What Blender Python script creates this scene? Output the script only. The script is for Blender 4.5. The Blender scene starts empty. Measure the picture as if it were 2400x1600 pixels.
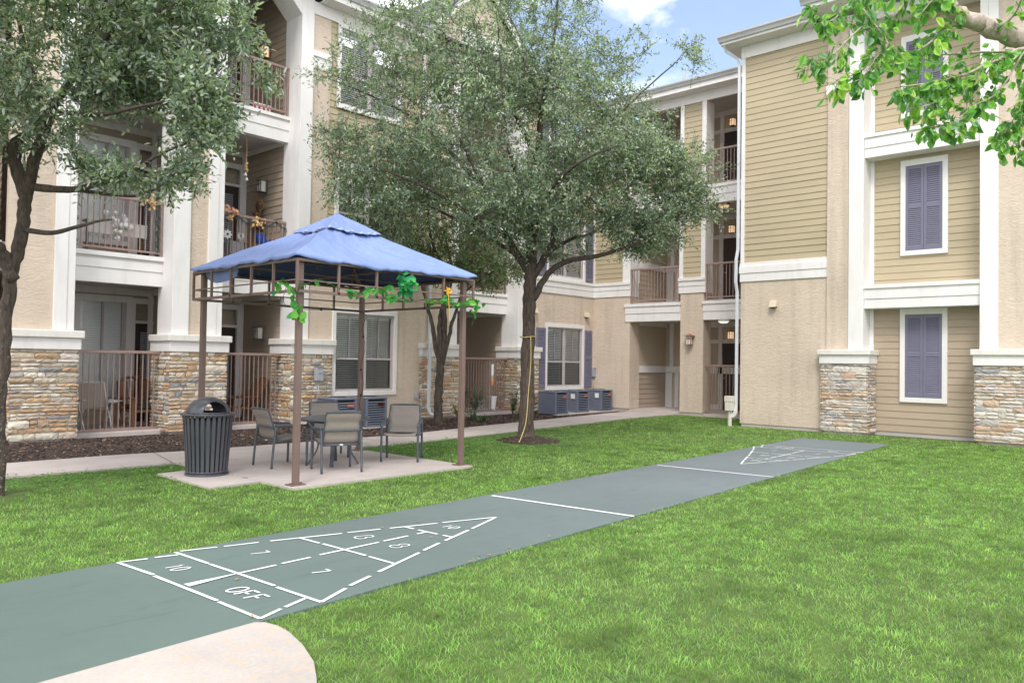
import bpy, bmesh, math, random
import numpy as np
from mathutils import Vector, Matrix, noise as mnoise

random.seed(11)
np.random.seed(11)
sc = bpy.context.scene
COL = sc.collection
PI = math.pi
WM = {}

# ------------------------------------------------------------------ materials
def new_mat(name):
    m = bpy.data.materials.new(name)
    m.use_nodes = True
    nt = m.node_tree
    b = nt.nodes['Principled BSDF']
    return m, nt, b

def N(nt, typ, **kw):
    n = nt.nodes.new(typ)
    for k, v in kw.items():
        setattr(n, k, v)
    return n

def pos_map(nt, scale=(1, 1, 1), coord='pos'):
    if coord == 'pos':
        g = N(nt, 'ShaderNodeNewGeometry'); out = g.outputs['Position']
    else:
        g = N(nt, 'ShaderNodeTexCoord'); out = g.outputs['Object']
    mp = N(nt, 'ShaderNodeMapping'); mp.inputs['Scale'].default_value = scale
    nt.links.new(out, mp.inputs['Vector'])
    return mp.outputs['Vector']

def noise(nt, vec, scale, detail=4, rough=.55, dist=0.0):
    n = N(nt, 'ShaderNodeTexNoise')
    n.inputs['Scale'].default_value = scale
    n.inputs['Detail'].default_value = detail
    n.inputs['Roughness'].default_value = rough
    n.inputs['Distortion'].default_value = dist
    nt.links.new(vec, n.inputs['Vector'])
    return n.outputs['Fac']

def mrange(nt, val, a, b, c, d):
    n = N(nt, 'ShaderNodeMapRange')
    n.inputs['From Min'].default_value = a; n.inputs['From Max'].default_value = b
    n.inputs['To Min'].default_value = c; n.inputs['To Max'].default_value = d
    nt.links.new(val, n.inputs['Value'])
    return n.outputs['Result']

def mulcol(nt, col, fac):
    """colour times a scalar socket"""
    n = N(nt, 'ShaderNodeVectorMath', operation='SCALE')
    if isinstance(col, (tuple, list)):
        n.inputs[0].default_value = col[:3]
    else:
        nt.links.new(col, n.inputs[0])
    nt.links.new(fac, n.inputs['Scale'])
    return n.outputs['Vector']

def mixcol(nt, a, b, fac):
    n = N(nt, 'ShaderNodeMix', data_type='RGBA')
    for sock, v in ((n.inputs[6], a), (n.inputs[7], b)):
        if isinstance(v, (tuple, list)):
            sock.default_value = (v[0], v[1], v[2], 1)
        else:
            nt.links.new(v, sock)
    if isinstance(fac, (int, float)):
        n.inputs[0].default_value = fac
    else:
        nt.links.new(fac, n.inputs[0])
    return n.outputs[2]

def mul(nt, a, b):
    n = N(nt, 'ShaderNodeMath', operation='MULTIPLY')
    nt.links.new(a, n.inputs[0])
    if isinstance(b, (int, float)): n.inputs[1].default_value = b
    else: nt.links.new(b, n.inputs[1])
    return n.outputs[0]

def bump(nt, b, h, strength, dist):
    n = N(nt, 'ShaderNodeBump')
    n.inputs['Strength'].default_value = strength
    n.inputs['Distance'].default_value = dist
    nt.links.new(h, n.inputs['Height'])
    nt.links.new(n.outputs['Normal'], b.inputs['Normal'])

def plain(name, col, rough=.6, var=.08, vscale=3.0, metal=0.0, bumpd=0.0, bscale=60, spec=None, coord='pos', dirt=0.0):
    m, nt, b = new_mat(name)
    v = pos_map(nt, coord=coord)
    f = mrange(nt, noise(nt, v, vscale, 5), .25, .75, 1 - var, 1 + var)
    if dirt:
        v2 = pos_map(nt, (2.2, 2.2, .35), coord)
        f2 = mrange(nt, noise(nt, v2, 2.0, 6, .65), .5, .8, 1, 1 - dirt)
        f = mul(nt, f, f2)
    nt.links.new(mulcol(nt, col, f), b.inputs['Base Color'])
    b.inputs['Roughness'].default_value = rough
    b.inputs['Metallic'].default_value = metal
    if spec is not None: b.inputs['Specular IOR Level'].default_value = spec
    if bumpd:
        bump(nt, b, noise(nt, v, bscale, 4), .6, bumpd)
    return m

M = {}
M['white'] = plain('white_trim_paint', (.78, .755, .75), .55, .03, 2.0, bumpd=.0015, bscale=35, dirt=.15)
M['cap'] = plain('cast_cap', (.74, .71, .67), .75, .05, 4.0, bumpd=.004, bscale=25, dirt=.18)
M['ceiling'] = plain('porch_ceiling', (.55, .52, .50), .8, .04)
M['siding_up'] = None
M['rail'] = plain('railing_paint', (.30, .20, .175), .45, .06, 6)
M['bronze'] = plain('gazebo_metal', (.175, .115, .100), .42, .10, 5, spec=.5)
M['slate'] = plain('furniture_metal', (.080, .090, .112), .38, .10, 8, coord='obj')
M['sling'] = plain('sling_fabric', (.275, .24, .212), .75, .05, 30, bumpd=.001, bscale=500, coord='obj')
M['can'] = plain('bin_steel', (.062, .064, .080), .32, .12, 6, spec=.6)
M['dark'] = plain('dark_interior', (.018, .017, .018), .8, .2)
M['darkbrown'] = plain('dark_door_paint', (.045, .030, .030), .5, .1)
M['grey'] = plain('galvanised_grey', (.36, .38, .42), .45, .05)
M['gutter'] = plain('gutter_metal', (.50, .50, .52), .4, .06, 2, dirt=.1)
M['downspout'] = plain('downspout_paint', (.60, .62, .67), .45, .04, 2, dirt=.1)
M['shutter'] = plain('shutter_paint', (.165, .158, .228), .5, .05, 5)
M['ac'] = plain('condenser_paint', (.14, .16, .215), .42, .08, 4, coord='obj')
M['acdark'] = plain('condenser_core', (.012, .013, .016), .6, .2, coord='obj')
M['badge'] = plain('badge_red', (.55, .16, .12), .4, .05, coord='obj')
M['blind'] = plain('blind_slats', (.88, .90, .90), .5, .03)
M['beige'] = plain('vent_beige', (.62, .53, .40), .6, .05)
M['plastic_tan'] = plain('drain_plastic', (.62, .58, .50), .5, .06)
M['roof'] = plain('roof_shingle', (.075, .075, .085), .9, .25, 14, bumpd=.01, bscale=20)
M['copper'] = plain('lantern_copper', (.30, .12, .085), .4, .1, coord='obj')
M['wood'] = plain('chair_wood', (.16, .075, .035), .5, .2, 12)
M['woodlight'] = plain('seat_wood', (.42, .24, .11), .55, .15, 12)
M['blue'] = plain('blue_plastic', (.02, .10, .62), .4, .06)
M['teal'] = plain('tinsel_teal', (.012, .085, .10), .6, .3, 40)
M['gold'] = plain('silk_gold', (.62, .42, .20), .7, .2, 40)
M['peach'] = plain('silk_peach', (.70, .38, .26), .7, .2, 40)
M['red'] = plain('red_fabric', (.5, .03, .04), .6, .08)
M['orange'] = plain('orange_fabric', (.75, .22, .04), .6, .08)
M['whitepl'] = plain('white_plastic', (.75, .75, .76), .4, .03)
M['pot'] = plain('pot_clay', (.20, .20, .22), .6, .15)
M['navy'] = plain('navy_fabric', (.012, .035, .09), .7, .1)
M['plush'] = plain('plush_brown', (.13, .075, .045), .95, .25, 25)
M['twine'] = plain('twine_yellow', (.55, .42, .16), .8, .1)
M['flower'] = plain('flower_yellow', (.85, .50, .05), .6, .1)
M['liner'] = plain('bin_liner', (.05, .055, .065), .5, .2, 10)
M['screen'] = None

def leaf_mat(name, trans=.28, rough=.42, spec=.5):
    m, nt, b = new_mat(name)
    a = N(nt, 'ShaderNodeAttribute', attribute_name='Col')
    nt.links.new(a.outputs['Color'], b.inputs['Base Color'])
    b.inputs['Roughness'].default_value = rough
    b.inputs['Specular IOR Level'].default_value = spec
    t = N(nt, 'ShaderNodeBsdfTranslucent')
    g = N(nt, 'ShaderNodeVectorMath', operation='MULTIPLY')
    g.inputs[1].default_value = (1.5, 1.9, .7)
    nt.links.new(a.outputs['Color'], g.inputs[0])
    nt.links.new(g.outputs['Vector'], t.inputs['Color'])
    mx = N(nt, 'ShaderNodeMixShader'); mx.inputs[0].default_value = trans
    nt.links.new(b.outputs[0], mx.inputs[1]); nt.links.new(t.outputs[0], mx.inputs[2])
    nt.links.new(mx.outputs[0], nt.nodes['Material Output'].inputs['Surface'])
    return m
M['leaf'] = leaf_mat('oak_leaves', .30, .33, .7)
M['pear'] = leaf_mat('broad_leaves', .38, .36, .5)
M['grass'] = leaf_mat('grass_blades', .35, .55, .25)
M['vine'] = leaf_mat('vine_leaves', .25, .45, .4)
M['plant'] = leaf_mat('bed_plants', .25, .45, .4)

def colmat(name, rough, var, vscale, bumpd, bscale):
    m, nt, b = new_mat(name)
    a = N(nt, 'ShaderNodeAttribute', attribute_name='Col')
    v = pos_map(nt)
    n1 = noise(nt, v, vscale, 6, .65)
    f = mrange(nt, n1, .2, .8, 1 - var, 1 + var)
    nt.links.new(mulcol(nt, a.outputs['Color'], f), b.inputs['Base Color'])
    b.inputs['Roughness'].default_value = rough
    bump(nt, b, noise(nt, v, bscale, 6, .6), .7, bumpd)
    return m
M['stone'] = colmat('ledge_stone', .85, .32, 9, .012, 18)
M['chips'] = colmat('bark_chips', .9, .3, 40, .004, 60)

def stucco():
    m, nt, b = new_mat('tan_stucco')
    v = pos_map(nt, (1, 1, 2.6))
    h1 = noise(nt, v, 7.5, 7, .62, 1.2)
    v3 = pos_map(nt, (1, 1, 1))
    big = mrange(nt, noise(nt, v3, .7, 4), .3, .7, .92, 1.07)
    st = mrange(nt, noise(nt, pos_map(nt, (2.2, 2.2, .18)), 1.6, 5, .6), .50, .78, 1, .78)
    fine = mrange(nt, h1, .3, .7, .90, 1.06)
    f = mul(nt, mul(nt, big, st), fine)
    nt.links.new(mulcol(nt, (.62, .515, .42), f), b.inputs['Base Color'])
    b.inputs['Roughness'].default_value = .92
    bump(nt, b, h1, .55, .028)
    return m
M['stucco'] = stucco()

def siding(name, col):
    m, nt, b = new_mat(name)
    g = noise(nt, pos_map(nt, (.6, .6, 14)), 6, 5, .6)
    big = mrange(nt, noise(nt, pos_map(nt, (.45, .45, 1.3)), 1.3, 4), .3, .7, .92, 1.08)
    f = mul(nt, mrange(nt, g, .3, .7, .95, 1.05), big)
    nt.links.new(mulcol(nt, col, f), b.inputs['Base Color'])
    b.inputs['Roughness'].default_value = .6
    bump(nt, b, g, .35, .003)
    return m
M['siding'] = siding('olive_siding', (.445, .368, .245))
M['siding_low'] = siding('tan_siding', (.41, .325, .24))
M['siding_dark'] = siding('porch_siding', (.40, .325, .255))

def concrete(name, col, spot=0.0):
    m, nt, b = new_mat(name)
    v = pos_map(nt)
    a1 = mrange(nt, noise(nt, v, 1.1, 6, .65), .3, .7, .84, 1.08)
    a2 = mrange(nt, noise(nt, v, 45, 4, .6), .3, .7, .93, 1.06)
    f = mul(nt, a1, a2)
    c = mulcol(nt, col, f)
    if spot:
        s = noise(nt, v, 14, 3, .7)
        c = mixcol(nt, c, (.52, .36, .22), mrange(nt, s, .54, .66, 0, spot))
    else:
        s = noise(nt, v, 2.4, 6, .7)
        c = mixcol(nt, c, (.20, .17, .16), mrange(nt, s, .58, .78, 0, .5))
    nt.links.new(c, b.inputs['Base Color'])
    b.inputs['Roughness'].default_value = .9
    bump(nt, b, noise(nt, v, 90, 5, .6), .5, .004)
    return m
M['concrete'] = concrete('pink_grey_concrete', (.50, .44, .42))
M['walk'] = concrete('cream_concrete', (.435, .395, .365), .5)

def court():
    m, nt, b = new_mat('court_coating')
    v = pos_map(nt)
    f = mul(nt, mrange(nt, noise(nt, v, .55, 4), .3, .7, .90, 1.08), mrange(nt, noise(nt, v, 5, 6, .7), .25, .75, .95, 1.04))
    f = mul(nt, f, mrange(nt, noise(nt, v, 140, 3), .3, .7, .97, 1.03))
    f = mul(nt, f, mrange(nt, noise(nt, pos_map(nt, (.5, 2.2, 1)), 2.6, 7, .75, .5), .56, .80, 1, .72))
    f = mul(nt, f, mrange(nt, noise(nt, pos_map(nt, (.25, 3.0, 1)), 7, 5, .7), .66, .78, 1, 1.12))
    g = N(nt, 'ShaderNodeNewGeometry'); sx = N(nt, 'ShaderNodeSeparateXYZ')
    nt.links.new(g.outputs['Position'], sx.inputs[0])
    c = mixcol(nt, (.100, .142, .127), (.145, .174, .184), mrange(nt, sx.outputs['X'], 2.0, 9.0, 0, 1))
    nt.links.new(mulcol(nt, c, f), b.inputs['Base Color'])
    b.inputs['Roughness'].default_value = .72
    bump(nt, b, noise(nt, v, 160, 3), .25, .002)
    return m
M['court'] = court()
def worn_paint():
    m, nt, b = new_mat('court_paint')
    v = pos_map(nt)
    w1 = mrange(nt, noise(nt, v, 55, 5, .7), .60, .72, 0, .75)
    w2 = mrange(nt, noise(nt, v, 3.0, 4, .6), .35, .65, .25, 1)
    c = mixcol(nt, (.74, .75, .76), (.22, .26, .26), mul(nt, w1, w2))
    nt.links.new(c, b.inputs['Base Color']); b.inputs['Roughness'].default_value = .75
    return m
M['paint'] = worn_paint()

def dirt(name, a, bcol, scale, bd):
    m, nt, b = new_mat(name)
    v = pos_map(nt)
    n1 = noise(nt, v, scale, 8, .7)
    c = mixcol(nt, a, bcol, mrange(nt, n1, .35, .68, 0, 1))
    nt.links.new(c, b.inputs['Base Color'])
    b.inputs['Roughness'].default_value = .95
    bump(nt, b, noise(nt, v, scale * 3, 6, .7), .9, bd)
    return m
M['mulch'] = dirt('dark_mulch', (.028, .020, .018), (.085, .055, .045), 9, .03)
M['lawn'] = dirt('lawn_soil', (.045, .085, .018), (.11, .16, .035), 4, .02)
M['bark'] = None

def bark(name, a, bcol, fleck):
    m, nt, b = new_mat(name)
    v = pos_map(nt, (1, 1, .28))
    n1 = noise(nt, v, 26, 7, .7, .4)
    c = mixcol(nt, a, bcol, mrange(nt, n1, .35, .65, 0, 1))
    if fleck:
        fl = noise(nt, pos_map(nt, (1, 1, .8)), 38, 3, .6)
        gg = N(nt, 'ShaderNodeNewGeometry'); sx = N(nt, 'ShaderNodeSeparateXYZ')
        nt.links.new(gg.outputs['Position'], sx.inputs[0])
        low = mrange(nt, sx.outputs['Z'], .2, 2.2, 1, 0)
        thr = mul(nt, mrange(nt, fl, .60, .68, 0, fleck), low)
        c = mixcol(nt, c, (.42, .42, .42), thr)
    nt.links.new(c, b.inputs['Base Color'])
    b.inputs['Roughness'].default_value = .9
    bump(nt, b, n1, 1.0, .03)
    return m
M['bark'] = bark('oak_bark', (.038, .028, .023), (.135, .10, .083), .0)
M['barkL'] = bark('lichen_bark', (.036, .027, .023), (.125, .092, .077), .9)
M['barkP'] = bark('pale_bark', (.47, .375, .32), (.64, .54, .47), .0)

def canopy():
    m, nt, b = new_mat('blue_canopy_cloth')
    v = pos_map(nt)
    f = mul(nt, mrange(nt, noise(nt, v, 1.3, 5), .3, .7, .88, 1.10), mrange(nt, noise(nt, v, 20, 5), .3, .7, .97, 1.03))
    c = mulcol(nt, (.205, .285, .56), f)
    sp = noise(nt, v, 16, 1, .4)
    c = mixcol(nt, c, (.6, .65, .8), mrange(nt, sp, .80, .82, 0, .7))
    nt.links.new(c, b.inputs['Base Color'])
    b.inputs['Roughness'].default_value = .62
    wr = noise(nt, pos_map(nt, (1, 1, 1)), 3.2, 5, .5, 1.0)
    bump(nt, b, wr, .35, .06)
    t = N(nt, 'ShaderNodeBsdfTranslucent'); t.inputs['Color'].default_value = (.04, .07, .30, 1)
    mx = N(nt, 'ShaderNodeMixShader'); mx.inputs[0].default_value = .03
    nt.links.new(b.outputs[0], mx.inputs[1]); nt.links.new(t.outputs[0], mx.inputs[2])
    nt.links.new(mx.outputs[0], nt.nodes['Material Output'].inputs['Surface'])
    return m
M['canopy'] = canopy()
M['canopy_in'] = plain('canopy_shaded_underside', (.035, .055, .16), .8, .1, 2)  # same blue cloth seen from below, its shade painted in as dark navy
M['canopy_worn'] = plain('worn_canopy_edge', (.42, .46, .68), .8, .2, 9)

def glass(name, dark=0.0):
    m, nt, b = new_mat(name)
    nt.nodes.remove(b)
    tr = N(nt, 'ShaderNodeBsdfTransparent')
    tr.inputs['Color'].default_value = (1 - dark, 1 - dark, 1 - dark, 1)
    gl = N(nt, 'ShaderNodeBsdfGlossy'); gl.inputs['Roughness'].default_value = .03
    fr = N(nt, 'ShaderNodeFresnel'); fr.inputs['IOR'].default_value = 1.5
    mx = N(nt, 'ShaderNodeMixShader')
    nt.links.new(fr.outputs[0], mx.inputs[0])
    nt.links.new(tr.outputs[0], mx.inputs[1]); nt.links.new(gl.outputs[0], mx.inputs[2])
    nt.links.new(mx.outputs[0], nt.nodes['Material Output'].inputs['Surface'])
    return m
M['glass'] = glass('window_glass', .03)
M['screen'] = glass('screened_glass', .42)

def emit(name, col, s):
    m, nt, b = new_mat(name)
    b.inputs['Base Color'].default_value = (col[0], col[1], col[2], 1)
    b.inputs['Emission Color'].default_value = (col[0], col[1], col[2], 1)
    v = pos_map(nt)
    f = mrange(nt, noise(nt, v, 12, 2), .3, .7, s * .8, s * 1.1)
    nt.links.new(f, b.inputs['Emission Strength'])
    return m
M['lamp_on'] = emit('lit_lamp_glass', (1.0, .66, .40), .85)
M['lamp_white'] = emit('lit_white_glass', (1.0, .93, .86), 1.0)
M['lamp_off'] = plain('opal_lamp_glass', (.72, .68, .60), .35, .04, 10)

# ------------------------------------------------------------------ mesh builder
def tag(o, label=None, cat=None, group=None, kind=None):
    if label: o['label'] = label
    if cat: o['category'] = cat
    if group: o['group'] = group
    if kind: o['kind'] = kind
    return o

def thing(name, label, cat, loc=(0, 0, 0), rz=0.0, group=None):
    o = bpy.data.objects.new(name, None)
    COL.objects.link(o)
    o.empty_display_size = .2
    o.location = loc; o.rotation_euler = (0, 0, rz)
    WM[o] = Matrix.Translation(loc) @ Matrix.Rotation(rz, 4, 'Z')
    return tag(o, label, cat, group)

def link_obj(name, me, parent=None, local=False):
    o = bpy.data.objects.new(name, me)
    COL.objects.link(o)
    if parent is not None:
        o.parent = parent
        if not local:
            o.matrix_parent_inverse = WM[parent].inverted()
            WM[o] = Matrix.Identity(4)
        else:
            WM[o] = WM.get(parent, Matrix.Identity(4)).copy()
    else:
        WM[o] = Matrix.Identity(4)
    return o

class MB:
    def __init__(s):
        s.v = []; s.f = []; s.c = []; s.col = None
    def vert(s, p, c=None):
        s.v.append((p[0], p[1], p[2])); s.c.append(c or s.col or (1, 1, 1)); return len(s.v) - 1
    def face(s, pts, c=None):
        s.f.append([s.vert(p, c) for p in pts])
    def hexa(s, p, c=None):
        """8 points: bottom loop 0-3, top loop 4-7"""
        i = [s.vert(q, c) for q in p]
        for a in ((0, 3, 2, 1), (4, 5, 6, 7), (0, 1, 5, 4), (1, 2, 6, 5), (2, 3, 7, 6), (3, 0, 4, 7)):
            s.f.append([i[k] for k in a])
    def box(s, x0, x1, y0, y1, z0, z1, c=None):
        s.hexa([(x0, y0, z0), (x1, y0, z0), (x1, y1, z0), (x0, y1, z0), (x0, y0, z1), (x1, y0, z1), (x1, y1, z1), (x0, y1, z1)], c)
        return s
    def fbox(s, F, s0, s1, d0, d1, z0, z1, c=None):
        a = F(s0, d0, z0); b = F(s1, d1, z1)
        return s.box(min(a[0], b[0]), max(a[0], b[0]), min(a[1], b[1]), max(a[1], b[1]), z0, z1, c)
    def bar(s, a, b, w, h=None, up=(0, 0, 1), c=None):
        """rectangular bar between two points"""
        h = h or w
        a = Vector(a); b = Vector(b); d = (b - a).normalized()
        u = Vector(up)
        if abs(d.dot(u)) > .98: u = Vector((1, 0, 0))
        r = d.cross(u).normalized(); u = r.cross(d).normalized()
        P = []
        for q in (a, b):
            for x, y in ((-1, -1), (1, -1), (1, 1), (-1, 1)):
                P.append(q + r * (x * w / 2) + u * (y * h / 2))
        s.hexa(P, c)
    def tube(s, pts, r, n=8, c=None, cap=True, sy=1.0):
        pts = [Vector(p) for p in pts]
        if not isinstance(r, (list, tuple)): r = [r] * len(pts)
        t0 = (pts[1] - pts[0]).normalized()
        u = Vector((0, 0, 1)) if abs(t0.z) < .9 else Vector((1, 0, 0))
        u = (u - t0 * u.dot(t0)).normalized()
        rings = []
        for i, p in enumerate(pts):
            if i == 0: t = pts[1] - pts[0]
            elif i == len(pts) - 1: t = pts[-1] - pts[-2]
            else: t = pts[i + 1] - pts[i - 1]
            t.normalize()
            u = (u - t * u.dot(t))
            if u.length < 1e-6: u = t.orthogonal()
            u.normalize(); w = t.cross(u)
            rings.append([s.vert(p + (u * math.cos(2 * PI * k / n) + w * (math.sin(2 * PI * k / n) * sy)) * r[i], c) for k in range(n)])
        for a, b in zip(rings, rings[1:]):
            for k in range(n):
                s.f.append([a[k], a[(k + 1) % n], b[(k + 1) % n], b[k]])
        if cap:
            s.f.append(rings[0][::-1]); s.f.append(rings[-1])
    def lathe(s, prof, cx=0, cy=0, n=24, c=None, a0=0, a1=2 * PI):
        full = abs(a1 - a0 - 2 * PI) < 1e-6
        m = n if full else n + 1
        rows = []
        for r, z in prof:
            rows.append([s.vert((cx + r * math.cos(a0 + (a1 - a0) * k / n), cy + r * math.sin(a0 + (a1 - a0) * k / n), z), c) for k in range(m)])
        for a, b in zip(rows, rows[1:]):
            for k in range(n):
                k2 = (k + 1) % m
                s.f.append([a[k], a[k2], b[k2], b[k]])
    def blob(s, c, r, sx=1, sy=1, sz=1, n=8, jit=.15, col=None):
        rows = []
        for i in range(n // 2 + 1):
            th = PI * i / (n // 2)
            rows.append([s.vert((c[0] + r * sx * math.sin(th) * math.cos(2 * PI * k / n) * (1 + random.uniform(-jit, jit)),
                                 c[1] + r * sy * math.sin(th) * math.sin(2 * PI * k / n) * (1 + random.uniform(-jit, jit)),
                                 c[2] + r * sz * math.cos(th)), col) for k in range(n)])
        for a, b in zip(rows, rows[1:]):
            for k in range(n): s.f.append([a[k], a[(k + 1) % n], b[(k + 1) % n], b[k]])
    def build(s, name, mat, parent=None, local=False, smooth=False, bevel=0.0, recalc=True, color=False, weld=False):
        me = bpy.data.meshes.new(name)
        me.from_pydata(s.v, [], s.f)
        if color:
            at = me.color_attributes.new('Col', 'FLOAT_COLOR', 'POINT')
            arr = np.ones((len(s.v), 4), np.float32); arr[:, :3] = np.array(s.c, np.float32)[:, :3]
            at.data.foreach_set('color', arr.ravel())
        if recalc or weld:
            bm = bmesh.new(); bm.from_mesh(me)
            if weld: bmesh.ops.remove_doubles(bm, verts=bm.verts, dist=1e-4)
            if recalc: bmesh.ops.recalc_face_normals(bm, faces=bm.faces)
            bm.to_mesh(me); bm.free()
        me.materials.append(mat)
        if smooth: me.polygons.foreach_set('use_smooth', [True] * len(me.polygons))
        o = link_obj(name, me, parent, local)
        if bevel:
            md = o.modifiers.new('edge', 'BEVEL'); md.width = bevel; md.segments = 2
            md.limit_method = 'ANGLE'; md.angle_limit = math.radians(40)
        return o

def build_np(name, V, Fc, mat, parent=None, cols=None, smooth=False, local=False):
    """fast mesh from numpy arrays; Fc (M,k)"""
    me = bpy.data.meshes.new(name)
    V = np.asarray(V, np.float32); Fc = np.asarray(Fc, np.int32)
    k = Fc.shape[1]
    me.vertices.add(len(V)); me.vertices.foreach_set('co', V.ravel())
    me.loops.add(Fc.size); me.loops.foreach_set('vertex_index', Fc.ravel())
    me.polygons.add(len(Fc))
    me.polygons.foreach_set('loop_start', np.arange(0, Fc.size, k, dtype=np.int32))
    if smooth: me.polygons.foreach_set('use_smooth', np.ones(len(Fc), bool))
    me.update(calc_edges=True)
    if cols is not None:
        at = me.color_attributes.new('Col', 'FLOAT_COLOR', 'POINT')
        a = np.ones((len(V), 4), np.float32); a[:, :3] = cols
        at.data.foreach_set('color', a.ravel())
    me.materials.append(mat)
    return link_obj(name, me, parent, local)

def copy_tree(o, parent=None):
    c = o.copy(); COL.objects.link(c)
    if parent is not None: c.parent = parent
    for ch in list(o.children): copy_tree(ch, c)
    return c

def smooth_path(P, k=4):
    """Catmull-Rom through points"""
    P = [Vector(p) for p in P]
    out = []
    for i in range(len(P) - 1):
        a = P[max(i - 1, 0)]; b = P[i]; c = P[i + 1]; d = P[min(i + 2, len(P) - 1)]
        for j in range(k):
            t = j / k
            out.append(.5 * ((2 * b) + (c - a) * t + (2 * a - 5 * b + 4 * c - d) * t * t + (3 * b - a - 3 * c + d) * t ** 3))
    out.append(P[-1])
    return out

# ------------------------------------------------------------------ camera
H = 1.524
Rw = [(0.672403, -0.740023, 0.015496), (0.739711, 0.672575, 0.021698), (-0.026479, -0.003128, 0.999644)]
cam = bpy.data.cameras.new('camera')
cam.sensor_width = 36.0; cam.lens = 36 * 1834.4 / 2400
cam.shift_y = 5.4 / 2400
cam.clip_end = 1000
co = bpy.data.objects.new('camera', cam)
COL.objects.link(co)
mw = Matrix.Identity(4)
for i in range(3):
    mw[i][0] = Rw[0][i]; mw[i][1] = Rw[2][i]; mw[i][2] = -Rw[1][i]
mw[0][3], mw[1][3], mw[2][3] = 0, 0, H
co.matrix_world = mw
sc.camera = co

# ------------------------------------------------------------------ light
SUN_DIR = Vector((-.62, -.42, .90)).normalized()      # towards the sun
sl = bpy.data.lights.new('sun', 'SUN'); sl.energy = 2.2; sl.angle = math.radians(18); sl.color = (1.0, .95, .89)
so = bpy.data.objects.new('sun', sl); COL.objects.link(so)
so.rotation_euler = SUN_DIR.to_track_quat('Z', 'Y').to_euler()
w = bpy.data.worlds.new('World'); sc.world = w; w.use_nodes = True
nt = w.node_tree
bg = nt.nodes['Background']
sky = N(nt, 'ShaderNodeTexSky'); sky.sky_type = 'NISHITA'; sky.sun_disc = False
sky.sun_elevation = math.asin(SUN_DIR.z); sky.sun_rotation = math.atan2(SUN_DIR.x, SUN_DIR.y)
sky.air_density = 1.0; sky.dust_density = 1.2; sky.ozone_density = 1.5
tc = N(nt, 'ShaderNodeTexCoord')
mp = N(nt, 'ShaderNodeMapping'); mp.inputs['Scale'].default_value = (1, 1, 2.6); mp.inputs['Location'].default_value = (.35, .2, .4)
nt.links.new(tc.outputs['Generated'], mp.inputs['Vector'])
cn = noise(nt, mp.outputs['Vector'], 2.6, 7, .58, .3)
# a gap in the clouds to the north-east
dt = N(nt, 'ShaderNodeVectorMath', operation='DOT_PRODUCT')
gap = Vector((.83, .36, .42)).normalized()
dt.inputs[1].default_value = gap
nt.links.new(tc.outputs['Generated'], dt.inputs[0])
gapf = mrange(nt, dt.outputs['Value'], .80, .985, .44, -.13)
ad = N(nt, 'ShaderNodeMath', operation='ADD'); nt.links.new(cn, ad.inputs[0]); nt.links.new(gapf, ad.inputs[1])
cov0 = mrange(nt, ad.outputs[0], .42, .66, .10, 1)
mp2 = N(nt, 'ShaderNodeMapping'); mp2.inputs['Scale'].default_value = (1, 1, 2.1); mp2.inputs['Location'].default_value = (1.7, .3, .1)
nt.links.new(tc.outputs['Generated'], mp2.inputs['Vector'])
small = mrange(nt, noise(nt, mp2.outputs['Vector'], 6.5, 7, .52, .4), .50, .68, 0, .85)
mx_ = N(nt, 'ShaderNodeMath', operation='MAXIMUM'); nt.links.new(cov0, mx_.inputs[0]); nt.links.new(small, mx_.inputs[1])
cov = mx_.outputs[0]
shade = mrange(nt, noise(nt, mp.outputs['Vector'], 5, 4), .3, .7, .85, 1.1)
cl = mulcol(nt, (14.3, 14.5, 15.0), shade)
skyb = N(nt, 'ShaderNodeVectorMath', operation='SCALE'); skyb.inputs['Scale'].default_value = 1.65
nt.links.new(sky.outputs['Color'], skyb.inputs[0])
nt.links.new(mixcol(nt, skyb.outputs['Vector'], cl, cov), bg.inputs['Color'])
bg.inputs['Strength'].default_value = .15

sc.render.engine = 'CYCLES'
sc.view_settings.view_transform = 'Standard'
sc.view_settings.look = 'None'
sc.view_settings.exposure = 0
sc.cycles.max_bounces = 8
sc.cycles.transparent_max_bounces = 12
sc.cycles.diffuse_bounces = 4
sc.cycles.glossy_bounces = 3
sc.cycles.use_denoising = True
# ------------------------------------------------------------------ facade helpers
FL = lambda s, d, z: (s, 15.0 - d, z)        # long wing, faces -Y
FR = lambda s, d, z: (18.1 - d, s, z)        # end block, faces -X
FB = lambda s, d, z: (20.4 - d, s, z)        # stair wing, faces -X
def FX(x):                                    # a wall facing -X at x
    return lambda s, d, z: (x - d, s, z)
def FY(y):
    return lambda s, d, z: (s, y - d, z)

def wall(mb, F, s0, s1, z0, z1, holes=(), d=0.0, reveal=.12):
    S = sorted({s0, s1, *[h[0] for h in holes], *[h[1] for h in holes]})
    Z = sorted({z0, z1, *[h[2] for h in holes], *[h[3] for h in holes]})
    S = [s for s in S if s0 <= s <= s1]; Z = [z for z in Z if z0 <= z <= z1]
    for a, b in zip(S, S[1:]):
        for c, e in zip(Z, Z[1:]):
            m, n = (a + b) / 2, (c + e) / 2
            if any(h[0] < m < h[1] and h[2] < n < h[3] for h in holes): continue
            mb.face([F(a, d, c), F(b, d, c), F(b, d, e), F(a, d, e)])
    for h in holes:
        a, b, c, e = h
        r = d - reveal
        mb.face([F(a, d, c), F(a, r, c), F(a, r, e), F(a, d, e)])
        mb.face([F(b, d, c), F(b, r, c), F(b, r, e), F(b, d, e)])
        mb.face([F(a, d, c), F(b, d, c), F(b, r, c), F(a, r, c)])
        mb.face([F(a, d, e), F(b, d, e), F(b, r, e), F(a, r, e)])

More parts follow.
